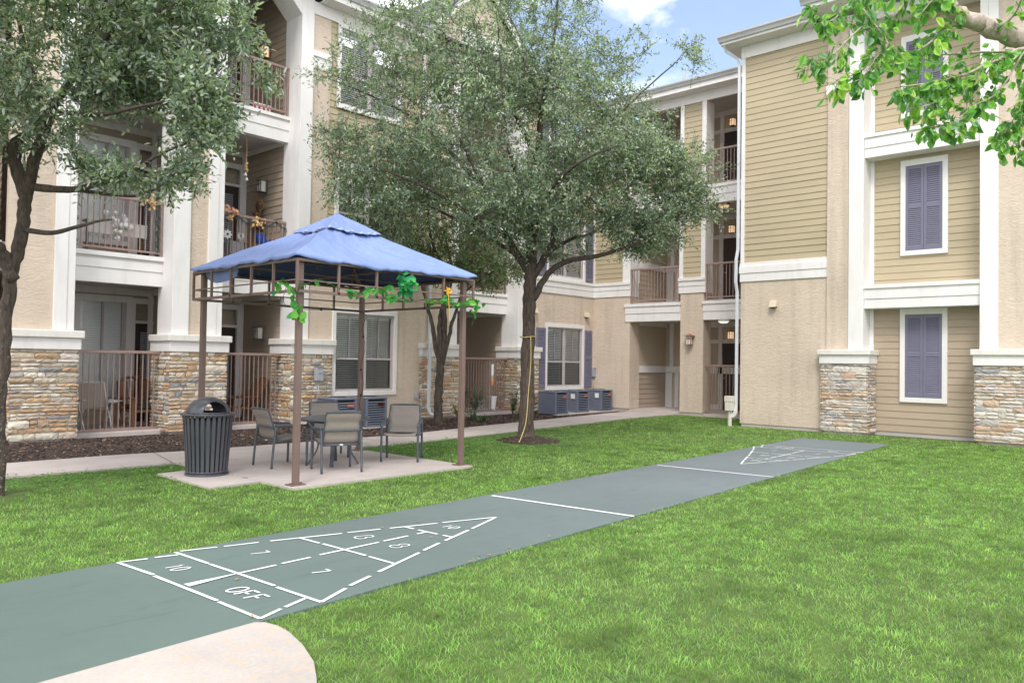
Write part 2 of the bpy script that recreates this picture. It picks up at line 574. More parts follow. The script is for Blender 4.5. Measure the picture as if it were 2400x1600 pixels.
def lap(mb, F, s0, s1, z0, z1, d=0.0, holes=(), exp=.153, lip=.016):
    """lap siding boards, each a tilted strip with a real bottom lip"""
    z = z0
    while z < z1 - 1e-4:
        zt = min(z + exp, z1)
        iv = [(s0, s1)]
        for h in holes:
            if h[2] < zt - .001 and h[3] > z + .001:
                nv = []
                for a, b in iv:
                    if h[1] <= a or h[0] >= b: nv.append((a, b)); continue
                    if a < h[0]: nv.append((a, h[0]))
                    if h[1] < b: nv.append((h[1], b))
                iv = nv
        l = lip + random.uniform(-.002, .002)
        for a, b in iv:
            mb.face([F(a, d + l, z), F(b, d + l, z), F(b, d + .002, zt), F(a, d + .002, zt)])
            mb.face([F(a, d, z), F(b, d, z), F(b, d + l, z), F(a, d + l, z)])
        z = zt

STONE_COLS = [((.47, .39, .30), 9), ((.52, .46, .385), 7), ((.41, .27, .165), 5), ((.46, .31, .19), 3.5), ((.25, .24, .25), 2.0), ((.36, .33, .30), 2.5), ((.40, .30, .20), 4), ((.60, .55, .48), 4)]
STONE_PALE = [((.49, .43, .37), 8), ((.55, .50, .455), 7), ((.44, .31, .22), 5), ((.47, .34, .235), 3), ((.31, .30, .32), 2.5), ((.44, .39, .35), 5)]
def pick(pal):
    r = random.uniform(0, sum(w for _, w in pal))
    for c, w in pal:
        r -= w
        if r <= 0: break
    k = random.uniform(.85, 1.14)
    return (c[0] * k * 1.12, c[1] * 1.12 * k * random.uniform(.97, 1.03), c[2] * 1.12 * k * random.uniform(.94, 1.06))

def one_stone(mb, F, a, b, z0, z1, dep, col):
    g = .007
    a += g; b -= g; z0 += g; z1 -= g
    nx = max(2, int((b - a) / .045)); nz = 3
    idx = []
    for j in range(nz + 1):
        row = []
        for i in range(nx + 1):
            u = i / nx; v = j / nz
            edge = (i in (0, nx)) or (j in (0, nz))
            s = a + (b - a) * u; z = z0 + (z1 - z0) * v
            corner = (i in (0, nx)) and (j in (0, nz))
            if edge:
                dd = dep * (.78 if not corner else .62) * random.uniform(.75, 1.15)
                s += random.uniform(-.007, .007); z += random.uniform(-.006, .006)
                if corner: s += (.5 - u) * .016; z += (.5 - v) * .012
            else:
                dd = dep * random.uniform(.82, 1.2)
                s += random.uniform(-.006, .006); z += random.uniform(-.004, .004)
            k = random.uniform(.9, 1.08)
            row.append(mb.vert(F(s, dd, z), (col[0] * k, col[1] * k, col[2] * k)))
        idx.append(row)
    for j in range(nz):
        for i in range(nx):
            mb.f.append([idx[j][i], idx[j][i + 1], idx[j + 1][i + 1], idx[j + 1][i]])
    # sides back to the mortar
    loop = [idx[0][i] for i in range(nx + 1)] + [idx[j][nx] for j in range(1, nz + 1)] + [idx[nz][i] for i in range(nx - 1, -1, -1)] + [idx[j][0] for j in range(nz - 1, 0, -1)]
    L = len(loop)
    back = []
    for t in loop:
        back.append(len(mb.v)); mb.v.append(mb.v[t]); mb.c.append((col[0] * .5, col[1] * .5, col[2] * .5))
    # push the back ring to d=0 by recomputing along the facade's outward axis
    o0 = Vector(F(0, 0, 0)); ax = (Vector(F(0, 1, 0)) - o0)
    for t in back:
        p = Vector(mb.v[t]); q = (p - o0).dot(ax)
        p = p - ax * (q + .004); mb.v[t] = tuple(p)
    for k in range(L):
        mb.f.append([loop[k], loop[(k + 1) % L], back[(k + 1) % L], back[k]])

def ledge_stone(mb, F, s0, s1, z0, z1, pal=STONE_COLS):
    z = z0
    while z < z1 - .02:
        h = random.choice([.05, .06, .07, .085, .10, .12, .14])
        if z1 - z - h < .05: h = z1 - z
        s = s0
        while s < s1 - .01:
            wd = random.uniform(.11, .40)
            if s1 - s - wd < .09: wd = s1 - s
            if wd > .5: wd /= 2
            if h > .11 and random.random() < .55:
                k = random.uniform(.4, .6)
                one_stone(mb, F, s, s + wd, z, z + h * k, random.uniform(.018, .048), pick(pal))
                if wd > .26 and random.random() < .5:
                    q = random.uniform(.35, .65)
                    one_stone(mb, F, s, s + wd * q, z + h * k, z + h, random.uniform(.018, .048), pick(pal))
                    one_stone(mb, F, s + wd * q, s + wd, z + h * k, z + h, random.uniform(.018, .048), pick(pal))
                else:
                    one_stone(mb, F, s, s + wd, z + h * k, z + h, random.uniform(.018, .045), pick(pal))
            else:
                one_stone(mb, F, s, s + wd, z, z + h, random.uniform(.020, .045), pick(pal))
            s += wd
        z += h

def pier(parent, F, s0, s1, dfront, dback, z0=.05, zs=1.60, zb=1.80, zc=1.93, sides=(True, True), pal=STONE_COLS):
    """stone pier: mortar core and stones, white band, cast cap"""
    mb = MB(); mc = (.58, .52, .44) if pal is STONE_COLS else (.66, .60, .55)
    mb.fbox(F, s0 + .03, s1 - .03, dback, dfront - .03, z0, zs, mc)
    Ff = lambda s, d, z: F(s, dfront - .03 + d, z)
    ledge_stone(mb, Ff, s0, s1, z0, zs, pal)
    if sides[0]:
        Fs = lambda s, d, z: F(s0 + .03 - d, s, z)
        ledge_stone(mb, Fs, dback, dfront, z0, zs, pal)
    if sides[1]:
        Fs = lambda s, d, z: F(s1 - .03 + d, s, z)
        ledge_stone(mb, Fs, dback, dfront, z0, zs, pal)
    p = mb.build('stone_pier', M['stone'], parent, color=True)
    b = MB(); b.fbox(F, s0 - .015, s1 + .015, dback, dfront + .03, zs, zb); b.build('band', M['white'], p, bevel=.006)
    c = MB(); c.fbox(F, s0 - .055, s1 + .055, dback, dfront + .075, zb, zc); c.build('cap', M['cap'], p, bevel=.014)
    f = MB(); f.fbox(F, s0 + .06, s1 - .06, dback, dfront - .06, -.1, z0); f.build('footing', M['concrete'], p)
    return p

def railing(parent, F, s0, s1, d, zb, zt, spacing=.105, posts=True):
    mb = MB()
    mb.fbox(F, s0, s1, d - .016, d + .016, zb, zb + .035)
    n = max(2, round((s1 - s0) / spacing))
    for i in range(1, n):
        s = s0 + (s1 - s0) * i / n
        mb.fbox(F, s - .009, s + .009, d - .009, d + .009, zb + .03, zt - .05)
    if posts:
        mb.fbox(F, s0, s0 + .035, d - .018, d + .018, zb - .07, zt - .05)
        mb.fbox(F, s1 - .035, s1, d - .018, d + .018, zb - .07, zt - .05)
    o = mb.build('railing', M['rail'], parent)
    h = MB(); h.fbox(F, s0 - .01, s1 + .01, d - .028, d + .028, zt - .055, zt); h.build('handrail', M['rail'], o, bevel=.005)
    return o

def beam(parent, F, s0, s1, d0, d1, z0, zmid, zstep, ztop, sill=.03):
    """white balcony band: two lapped boards and a projecting top board"""
    mb = MB()
    mb.fbox(F, s0, s1, d0, d1, z0, zmid)
    mb.fbox(F, s0, s1, d0, d1 + .018, zmid + .0, zstep)
    mb.fbox(F, s0 - .02, s1 + .02, d0, d1 + .018 + sill, zstep, ztop)
    return mb.build('balcony_band', M['white'], parent, bevel=.004)

def blinds_window(parent, F, s0, s1, z0, z1, d=0.0, trim=.095, meet=.58, lit=None, screen=True, sides=True):
    """double sash window pair with casing, blinds and glass; set back in a hole"""
    w = MB()
    t = trim
    # casing proud of the wall
    w.fbox(F, s0 - t, s0, d - .01, d + .035, z0 - t * 1.1, z1 + t * 1.3)
    w.fbox(F, s1, s1 + t, d - .01, d + .035, z0 - t * 1.1, z1 + t * 1.3)
    w.fbox(F, s0, s1, d - .01, d + .035, z1, z1 + t * 1.3)
    w.fbox(F, s0, s1, d - .01, d + .042, z0 - t * 1.1, z0)
    fr = w.build('window', M['white'], parent, bevel=.004)
    mid = (s0 + s1) / 2; zm = z0 + (z1 - z0) * (1 - meet)
    f = MB()
    r = d - .06
    f.fbox(F, s0, s0 + .05, r - .03, r + .03, z0, z1); f.fbox(F, s1 - .05, s1, r - .03, r + .03, z0, z1)
    f.fbox(F, s0 + .05, s1 - .05, r - .03, r + .03, z1 - .05, z1); f.fbox(F, s0 + .05, s1 - .05, r - .03, r + .03, z0, z0 + .05)
    f.fbox(F, mid - .055, mid + .055, r - .03, r + .034, z0 + .05, z1 - .05)
    for a, b in ((s0 + .05, mid - .055), (mid + .055, s1 - .05)):
        f.fbox(F, a, b, r - .028, r + .02, zm - .025, zm + .025)
        m2 = (a + b) / 2
        f.fbox(F, m2 - .008, m2 + .008, r - .012, r + .006, zm + .025, z1 - .05)
    f.build('sash', plain('sash_mauve', (.50, .45, .46), .5) if 'sash' not in M else M['sash'], fr)
    bl = MB()
    for a, b in ((s0 + .055, mid - .06), (mid + .06, s1 - .055)):
        z = z0 + .06
        while z < z1 - .08:
            q = [F(a, r - .040, z), F(b, r - .040, z), F(b, r - .068, z + .032), F(a, r - .068, z + .032)]
            q2 = [F(a, r - .042, z - .003), F(b, r - .042, z - .003), F(b, r - .070, z + .029), F(a, r - .070, z + .029)]
            bl.hexa(q + q2)
            z += .050
        bl.fbox(F, a, b, r - .09, r - .045, z1 - .10, z1 - .05)
    bl.build('blinds', M['blind'], fr)
    k = MB()
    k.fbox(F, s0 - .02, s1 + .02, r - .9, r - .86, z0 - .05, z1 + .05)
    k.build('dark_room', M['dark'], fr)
    g = MB()
    g.face([F(s0 + .05, r + .004, zm), F(s1 - .05, r + .004, zm), F(s1 - .05, r + .004, z1 - .05), F(s0 + .05, r + .004, z1 - .05)])
    g.build('pane', M['glass'], fr, recalc=False)
    g = MB()
    g.face([F(s0 + .05, r + .012, z0 + .05), F(s1 - .05, r + .012, z0 + .05), F(s1 - .05, r + .012, zm), F(s0 + .05, r + .012, zm)])
    g.build('screen', M['screen'] if screen else M['glass'], fr, recalc=False)
    return fr
M['sash'] = plain('sash_mauve', (.46, .42, .43), .5)

def louvers(mb, F, s0, s1, z0, z1, d, step=.047, mid=True):
    """one shutter leaf with stiles, rails and tilted slats"""
    st = .055
    mb.fbox(F, s0, s0 + st, d, d + .03, z0, z1); mb.fbox(F, s1 - st, s1, d, d + .03, z0, z1)
    mb.fbox(F, s0 + st, s1 - st, d, d + .028, z0, z0 + .09); mb.fbox(F, s0 + st, s1 - st, d, d + .028, z1 - .08, z1)
    zs = [(z0 + .09, z1 - .08)]
    if mid:
        zm = (z0 + z1) / 2 + .03
        mb.fbox(F, s0 + st, s1 - st, d, d + .028, zm - .045, zm + .045)
        zs = [(z0 + .09, zm - .045), (zm + .045, z1 - .08)]
    for a, b in zs:
        n = int((b - a) / step)
        for i in range(n):
            z = a + (b - a) * i / n; e = (b - a) / n
            mb.face([F(s0 + st, d + .026, z + .002), F(s1 - st, d + .026, z + .002), F(s1 - st, d + .006, z + e), F(s0 + st, d + .006, z + e)])
            mb.face([F(s0 + st, d + .026, z + .002), F(s1 - st, d + .026, z + .002), F(s1 - st, d + .016, z - .004), F(s0 + st, d + .016, z - .004)])
    mb.fbox(F, s0 + .01, s1 - .01, d - .004, d + .004, z0 + .01, z1 - .01)

def wall_lamp(parent, F, s, d, z, hgt=.30, w=.15, glassmat='lamp_off', copper=False):
    b = MB()
    b.fbox(F, s - w * .3, s + w * .3, d, d + .02, z - hgt * .45, z + hgt * .45)
    b.fbox(F, s - .012, s + .012, d, d + w * .45, z + hgt * .40, z + hgt * .46)
    for a in (-1, 1):
        for e in (.12, .88):
            b.fbox(F, s + a * w * .46 - .006, s + a * w * .46 + .006, d + .02 + w * e - .006, d + .02 + w * e + .006, z - hgt * .4, z + hgt * .42)
    b.fbox(F, s - .006, s + .006, d + .02 + w * .95, d + .03 + w * .95, z - hgt * .4, z + hgt * .42)
    b.fbox(F, s - w * .5, s + w * .5, d + .02, d + .03 + w, z - hgt * .44, z - hgt * .40)
    b.fbox(F, s - w * .5, s + w * .5, d + .024 + w * .93, d + .032 + w * .95, z + hgt * .15, z + hgt * .18)
    o = b.build('wall_lamp', M['slate'] if not copper else M['copper'], parent)
    g = MB(); g.fbox(F, s - w * .42, s + w * .42, d + .025, d + .02 + w * .90, z - hgt * .39, z + hgt * .41)
    g.build('lamp_glass', M[glassmat], o)
    c = MB()
    if copper:
        ap = F(s, d + w * .55, z + hgt * .66)
        k = w * .85
        R = [F(s - k, d, z + hgt * .42), F(s + k, d, z + hgt * .42), F(s + k, d + w * 1.35, z + hgt * .42), F(s - k, d + w * 1.35, z + hgt * .42)]
        for i in range(4): c.face([R[i], R[(i + 1) % 4], ap])
        c.face(R)
    else:
        c.fbox(F, s - w * .52, s + w * .52, d, d + .04 + w, z + hgt * .42, z + hgt * .47)
    c.build('lamp_cap', M['copper'] if copper else M['slate'], o)
    return o

def dome_light(parent, x, y, z, r=.17, on='lamp_on'):
    b = MB(); b.lathe([(0, z), (r, z), (r * 1.03, z - .03), (r * .98, z - .05)], x, y, 20)
    o = b.build('ceiling_light', M['bronze'], parent)
    g = MB(); g.lathe([(r * .95, z - .05), (r * .9, z - .085), (r * .6, z - .125), (.0, z - .14)], x, y, 20)
    g.build('lamp_glass', M[on], o, smooth=True)
    r2 = MB(); r2.lathe([(r * .955, z - .062), (r * .99, z - .07), (r * .93, z - .078)], x, y, 20)
    r2.build('ring', M['bronze'], o)
    return o

def gutter_run(parent, a, b, out, z0, z1, name='gutter'):
    """ogee gutter from a to b (x,y); out = outward unit vector"""
    a = Vector((a[0], a[1], 0)); b = Vector((b[0], b[1], 0)); o = Vector((out[0], out[1], 0))
    h = z1 - z0
    prof = [(0, z0), (.05, z0), (.065, z0 + h * .25), (.085, z0 + h * .5), (.115, z0 + h * .72), (.12, z1), (.108, z1), (.10, z0 + h * .75), (.0, z0 + h * .7)]
    mb = MB()
    ra = [mb.vert(tuple(a + o * p + Vector((0, 0, z)))) for p, z in prof]
    rb = [mb.vert(tuple(b + o * p + Vector((0, 0, z)))) for p, z in prof]
    n = len(prof)
    for i in range(n): mb.f.append([ra[i], ra[(i + 1) % n], rb[(i + 1) % n], rb[i]])
    mb.f.append(ra[::-1]); mb.f.append(rb)
    return mb.build(name, M['gutter'], parent)

def downpipe(parent, pts, wd=.075, dp=.055):
    mb = MB()
    P = [Vector(p) for p in pts]
    rings = []
    for i, p in enumerate(P):
        t = (P[min(i + 1, len(P) - 1)] - P[max(i - 1, 0)]).normalized()
        r = Vector((1, -1, 0)).normalized() if False else Vector((1, 0, 0))
        side = r - t * r.dot(t)
        if side.length < .2: side = Vector((0, 0, 1)) - t * t.z
        side.normalize(); u = t.cross(side).normalized()
        rings.append([mb.vert(tuple(p + side * (x * wd / 2) + u * (y * dp / 2))) for x, y in ((-1, -1), (1, -1), (1, 1), (-1, 1))])
    for a, b in zip(rings, rings[1:]):
        for k in range(4): mb.f.append([a[k], a[(k + 1) % 4], b[(k + 1) % 4], b[k]])
    mb.f.append(rings[0]); mb.f.append(rings[-1][::-1])
    return mb.build('downspout', M['downspout'], parent, bevel=.006)

def vent_hood(parent, F, s, d, z):
    mb = MB()
    w = .085
    P = [F(s - w, d, z - .05), F(s + w, d, z - .05), F(s + w, d + .14, z - .07), F(s - w, d + .14, z - .07), F(s - w * .9, d, z + .10), F(s + w * .9, d, z + .10), F(s + w * .8, d + .09, z + .085), F(s - w * .8, d + .09, z + .085)]
    mb.hexa(P)
    o = mb.build('vent_hood', M['beige'], parent, bevel=.006)
    k = MB(); k.fbox(F, s - w * .8, s + w * .8, d + .01, d + .11, z - .082, z - .071); k.build('vent_flap', M['dark'], o)

def meter_box(parent, F, s, d, z, w=.085, h=.30):
    mb = MB(); mb.fbox(F, s - w, s + w, d, d + .11, z - h / 2, z + h / 2); mb.fbox(F, s - w * 1.1, s + w * 1.1, d, d + .13, z + h / 2, z + h / 2 + .015)
    mb.fbox(F, s - w * .5, s + w * .5, d + .11, d + .125, z + h * .05, z + h * .14)
    o = mb.build('disconnect_box', M['grey'], parent, bevel=.006)
    p = MB(); a = F(s, d + .05, z - h / 2); p.tube([a, (a[0], a[1], z - h / 2 - .3), F(s - .03, d + .02, .55)], .012, 8)
    p.build('conduit', M['grey'], o, smooth=True)
    return o
# ================================================================== GROUND
g = MB()
g.face([(-90, -90, 0), (110, -90, 0), (110, 110, 0), (-90, 110, 0)])
tag(g.build('lawn', M['lawn'], recalc=False), kind='structure')

def sheet(name, poly, z, mat, thick=None, bevel=0.0):
    mb = MB()
    top = [mb.vert((x, y, z)) for x, y in poly]
    mb.f.append(top)
    if thick:
        lo = [mb.vert((x, y, z - thick)) for x, y in poly]
        n = len(poly)
        for i in range(n): mb.f.append([top[i], lo[i], lo[(i + 1) % n], top[(i + 1) % n]])
    o = mb.build(name, mat, bevel=bevel, recalc=False)
    return tag(o, kind='structure')

def yl(x): return 5.93 + (x - 1.5) * (6.50 - 5.93) / 14.6      # long edges of the court
def yr(x): return 4.075 + (x - 2.4) * (4.80 - 4.075) / 13.8
COURT = [(-3.0, yr(-3.0)), (16.2, yr(16.2)), (16.12, yl(16.12)), (-3.0, yl(-3.0))]
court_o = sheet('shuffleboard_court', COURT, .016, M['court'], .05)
WALKB = [(-6, -1.5), (.2, 1.25), (.9, 1.75), (1.45, 2.25), (1.85, 2.72), (2.14, 3.15), (2.25, 3.34), (2.34, 3.58), (2.395, 3.80), (2.405, 3.93), (2.385, 4.03), (2.34, 4.071), (-6, 3.632)]
sheet('curved_walk', [(a, b) for a, b in WALKB], .022, M['walk'], .06)
PATH_N = [(-8, 10.98), (2.9, 10.93), (5.0, 10.86), (7.9, 10.87), (9.7, 10.92), (11.05, 11.07), (12.65, 11.29), (14.4, 11.47), (16.2, 11.68), (17.5, 11.86), (18.8, 11.96), (20.42, 11.98)]
PATH_F = [(-8, 12.32), (3.3, 12.29), (4.6, 12.30), (5.7, 12.14), (8.0, 12.10), (9.7, 12.12), (10.9, 12.23), (12.6, 12.55), (14.35, 12.80), (16.6, 13.12), (19.0, 13.45), (20.42, 13.62)]
sheet('concrete_path', PATH_N + PATH_F[::-1], .024, M['concrete'], .07)
jt = MB()
for (a, b) in (((4.95, 10.87), (5.25, 12.2)), ((9.0, 10.9), (9.0, 12.1)), ((12.2, 11.24), (12.0, 12.45)), ((15.3, 11.58), (15.0, 12.9)), ((18.0, 11.9), (17.6, 13.27)), ((2.0, 10.94), (2.2, 12.29))):
    d = Vector((b[0] - a[0], b[1] - a[1], 0)).normalized(); n = Vector((-d.y, d.x, 0)) * .006
    jt.face([(a[0] - n.x, a[1] - n.y, .0275), (a[0] + n.x, a[1] + n.y, .0275), (b[0] + n.x, b[1] + n.y, .0275), (b[0] - n.x, b[1] - n.y, .0275)])
jo = jt.build('joints', M['mulch'], bpy.data.objects['concrete_path'], recalc=False)
SLAB = [(4.99, 7.88), (7.88, 7.88), (7.90, 10.855), (4.98, 10.85)]
slab_o = sheet('patio_slab', SLAB, .030, M['concrete'], .08)
PAD = [(4.33, 8.56), (4.982, 8.62), (4.975, 10.1), (4.36, 10.0)]
sheet('bin_pad', PAD, .026, M['concrete'], .08)
BED = [(-8, 12.33), (3.3, 12.30), (4.6, 12.31), (5.7, 12.15), (8.0, 12.11), (9.7, 12.13), (10.9, 12.24), (12.6, 12.56), (14.35, 12.81), (16.6, 13.13), (19.0, 13.46), (20.3, 13.63), (20.3, 15.2), (-8, 15.2)]
sheet('mulch_bed', BED, .012, M['mulch'])
# low mulch mound around the middle tree
mm = MB(); rows = []
T2C = (11.24, 9.80)
for k, (r, z) in enumerate([(0, .11), (.16, .10), (.28, .075), (.42, .04), (.55, .012), (.65, -.02)]):
    rows.append([mm.vert((T2C[0] + r * (1.25 if math.cos(2 * PI * i / 28 + .75) > 0 else .95) * math.cos(2 * PI * i / 28) * random.uniform(.93, 1.07), T2C[1] + r * math.sin(2 * PI * i / 28) * random.uniform(.93, 1.07), z + random.uniform(-.008, .012))) for i in range(28)])
for a, b in zip(rows, rows[1:]):
    for i in range(28): mm.f.append([a[i], a[(i + 1) % 28], b[(i + 1) % 28], b[i]])
tag(mm.build('mulch_mound', M['mulch'], recalc=True, smooth=True), kind='structure')

# ------------------------------------------------------------------ painted court markings
SEG = [(2.316,5.936,2.361,5.437),(2.353,5.408,2.389,4.594),(2.384,4.570,2.401,4.110),(2.329,5.935,2.512,5.892),(2.564,5.894,2.723,5.855),(2.743,5.95,2.766,5.463),(2.764,5.440,2.806,4.630),(2.798,4.596,2.821,4.122),
(2.785,5.955,3.049,5.882),(3.095,5.867,3.362,5.804),(3.452,5.781,4.039,5.610),(4.088,5.602,4.379,5.517),(4.462,5.493,4.915,5.360),(4.963,5.347,5.511,5.179),
(2.401,4.110,2.578,4.181),(2.614,4.192,2.792,4.256),(2.821,4.122,3.100,4.256),(3.158,4.288,3.392,4.378),(3.501,4.425,4.068,4.643),(4.143,4.675,4.399,4.773),(4.490,4.803,4.915,4.956),(4.982,4.979,5.508,5.182),
(2.772,5.071,3.087,5.082),(3.139,5.092,3.390,5.102),(3.481,5.119,4.061,5.136),(4.113,5.140,4.384,5.148),(4.486,5.153,4.594,5.154),(3.685,5.725,3.696,5.440),(3.702,5.403,3.719,4.860),(3.718,4.820,3.724,4.501),
(4.597,5.445,4.597,5.323),(4.600,5.270,4.609,5.024),(4.612,4.961,4.620,4.831)]
def stripe(mb, x0, y0, x1, y1, w, z=.0205):
    d = Vector((x1 - x0, y1 - y0, 0)); L = d.length; d.normalize(); n = Vector((-d.y, d.x, 0)) * w / 2
    k = max(2, int(L / .12))
    pv = None
    for i in range(k + 1):
        t = i / k; x = x0 + (x1 - x0) * t; y = y0 + (y1 - y0) * t
        f = 1 + random.uniform(-.10, .10)
        a = mb.vert((x - n.x * f, y - n.y * f, z)); b = mb.vert((x + n.x * f, y + n.y * f, z))
        if pv: mb.f.append([pv[0], a, b, pv[1]])
        pv = (a, b)
LW = .0275
near = MB()
for s in SEG: stripe(near, *s, LW, .0205 + random.random() * .0012)
near.face([(2.402, 5.075, .0225), (2.404, 4.998, .0225), (2.765, 5.060, .0225), (2.765, 5.074, .0225)])
near.build('triangle_marking', M['paint'], court_o, recalc=False)
# far triangle: the same pattern turned round
A0 = np.array([[2.316, 5.936, 1], [2.401, 4.110, 1], [5.513, 5.183, 1]])
B0 = np.array([[14.30, 4.66], [14.08, 6.40], [11.12, 5.40]])
AFF = np.linalg.solve(A0, B0)
def far(x, y): return tuple(np.array([x, y, 1]) @ AFF)
fm = MB()
for s in SEG:
    a = far(s[0], s[1]); b = far(s[2], s[3]); stripe(fm, *a, *b, LW * .95, .0205 + random.random() * .0012)
fm.build('triangle_marking', M['paint'], court_o, recalc=False)
dl = MB()
stripe(dl, 6.353, 6.045, 6.53, 4.285, .05); stripe(dl, 10.036, 6.19, 10.19, 4.475, .05)
dl.build('dead_line', M['paint'], court_o, recalc=False)
GL = {'1': [[(.5, 0), (.5, 1)], [(.5, 1), (.3, .8)]],
      '0': [[(.5 + .38 * math.cos(t), .5 + .5 * math.sin(t)) for t in np.linspace(0, 2 * PI, 17)]],
      '7': [[(.1, 1), (.85, 1), (.45, 0)]],
      '8': [[(.5 + .36 * math.cos(t), .76 + .25 * math.sin(t)) for t in np.linspace(-PI / 2, 1.5 * PI, 15)], [(.5 + .44 * math.cos(t), .25 + .26 * math.sin(t)) for t in np.linspace(-PI / 2, 1.5 * PI, 15)]],
      'F': [[(.1, 0), (.1, 1)], [(.1, 1), (.85, 1)], [(.1, .52), (.7, .52)]],
      'O': [[(.5 + .46 * math.cos(t), .5 + .52 * math.sin(t)) for t in np.linspace(0, 2 * PI, 21)]]}
def glyphs(mb, text, cx, cy, hgt, wid, adv, w, tf=None):
    """letters read looking along +x: up is +x, right is -y"""
    tot = adv * (len(text) - 1)
    for i, ch in enumerate(text):
        ox = -tot / 2 + adv * i
        for st in GL[ch]:
            for p, q in zip(st, st[1:]):
                P = []
                for (u, v) in (p, q):
                    r = ox + (u - .5) * wid; up = (v - .5) * hgt
                    x, y = cx + up, cy - r - up * .12
                    if tf: x, y = tf(x, y)
                    P += [x, y]
                stripe(mb, *P, w, .0212)
nm = (('10', 2.558, 5.50, .13, .085, .085, .0155), ('OFF', 2.59, 4.60, .13, .095, .118, .018), ('7', 3.19, 5.49, .135, .085, .1, .0155), ('7', 3.215, 4.715, .125, .085, .1, .0155), ('8', 4.09, 5.37, .155, .12, .1, .0135), ('8', 4.105, 4.92, .155, .12, .1, .0135), ('10', 4.89, 5.155, .11, .08, .085, .017))
for t, x, y, h_, wd, ad, lw in nm:
    mb = MB(); glyphs(mb, t, x, y, h_, wd, ad, lw); mb.build('painted_number' if t != 'OFF' else 'painted_word', M['paint'], court_o, recalc=False)
for t, x, y, h_, wd, ad, lw in nm:
    mb = MB(); glyphs(mb, t, x, y, h_, wd, ad, lw, far); mb.build('painted_number' if t != 'OFF' else 'painted_word', M['paint'], court_o, recalc=False)

# ================================================================== LONG WING (left)
LB = thing('apartment_building', 'long tan stucco apartment wing with stone piers and white balconies behind the blue gazebo', 'building', (10, 15, 0))
Z1, Z2, ZT = 3.42, 6.86, 9.60
# openings: (s0,s1) between white columns
OPEN = [('A0', 2.30, 3.95), ('A', 5.0, 6.72), ('B', 7.74, 9.44), ('D', 14.30, 16.69)]
WINC = (10.50, 12.19); WINE = (18.05, 19.78)
zw = [(.76, 2.56), (4.12, 5.92), (7.36, 9.12)]
# stucco with holes
st = MB()
holes = []
for n, a, b in OPEN:
    holes.append((a - .05, b + (.05 if n != 'A0' else 0), -.2, 9.9))
holes.append((WINC[0], WINC[1], zw[0][0], zw[0][1]))
holes.append((10.22, 12.97, 4.03, 9.45))
holes.append((WINE[0], WINE[1], zw[0][0], zw[0][1]))
holes.append((17.02, 20.42, 4.03, 9.45))
wall(st, FL, -2.0, 20.42, .10, 9.45, holes, reveal=.10)
st.build('stucco_wall', M['stucco'], LB, recalc=False)
f = MB(); f.fbox(FL, 9.9, 20.42, -.3, -.02, -.1, .10); f.build('foundation', M['concrete'], LB)
# siding panels on the upper floors
for a, b, win in ((10.22, 12.97, WINC), (17.02, 20.34, WINE)):
    sd = MB(); lap(sd, FL, a, b, 4.03, 9.19, -.03, [(win[0], win[1], *zw[1]), (win[0], win[1], *zw[2])])
    sd.build('lap_siding', M['siding'], LB, recalc=False)
for a, b in ((12.97, 13.05), (20.34, 20.42)):
    tr = MB(); tr.fbox(FL, a, b, -.05, .022, 4.03, 9.19); tr.build('corner_board', M['white'], LB, bevel=.004)
for a, b in ((17.0, 20.42), (10.22, 13.05)):
    bd = MB(); bd.fbox(FL, a, b, -.05, .03, 3.58, 3.78); bd.fbox(FL, a, b, -.05, .045, 3.78, 3.945); bd.fbox(FL, a, b, -.05, .075, 3.945, 4.03)
    bd.build('string_course', M['white'], LB, bevel=.004)
for a, b in ((9.75, 13.05), (17.0, 20.42)):
    fz = MB(); fz.fbox(FL, a, b, -.05, .03, 9.19, 9.47); fz.build('frieze', M['white'], LB, bevel=.004)
for a, b in ((7.05, 7.42), (9.75, 10.22), (4.0, 4.66), (13.05, 14.02)):
    b2 = MB(); b2.fbox(FL, a, b, -.05, .035, 7.98, 8.24); b2.fbox(FL, a, b, -.05, .065, 8.24, 8.37)
    b2.build('band', M['white'], LB, bevel=.004)
# white columns
for a, b in ((4.66, 5.0), (6.72, 7.05), (7.42, 7.74), (9.44, 9.75), (14.02, 14.30), (16.69, 17.0), (1.98, 2.30)):
    c = MB()
    right_open = any(abs(a2 - b) < .02 for _, a2, _ in OPEN)
    d0 = -.02
    if any(abs(b2_ - a) < .02 or abs(a2 - b) < .02 for _, a2, b2_ in OPEN): d0 = -.60
    if right_open:
        c.fbox(FL, a, a + (b - a) * .62, d0, .045, 1.9, 9.62); c.fbox(FL, a + (b - a) * .62, b, d0, .030, 1.9, 9.62)
    else:
        c.fbox(FL, a, b, d0, .045, 1.9, 9.62)
    c.build('column', M['white'], LB, bevel=.006)
# below the caps the returns of the openings
for a, b in ((4.7, 5.0), (6.72, 7.0), (7.45, 7.74), (9.44, 9.7), (14.05, 14.3), (16.69, 16.95)):
    rt = MB(); rt.fbox(FL, a, b, -.60, -.05, .1, 1.9)
    rt.build('return_wall', M['siding_dark'], LB)
# stone piers
pier(LB, FL, 4.0, 5.08, .10, -.75, sides=(True, True))
pier(LB, FL, 6.67, 7.85, .10, -.75)
pier(LB, FL, 9.30, 10.37, .10, -.75, sides=(True, True))
pier(LB, FL, 13.03, 14.38, .10, -.75, sides=(True, True))
pier(LB, FL, 16.64, 17.60, .10, -.75)
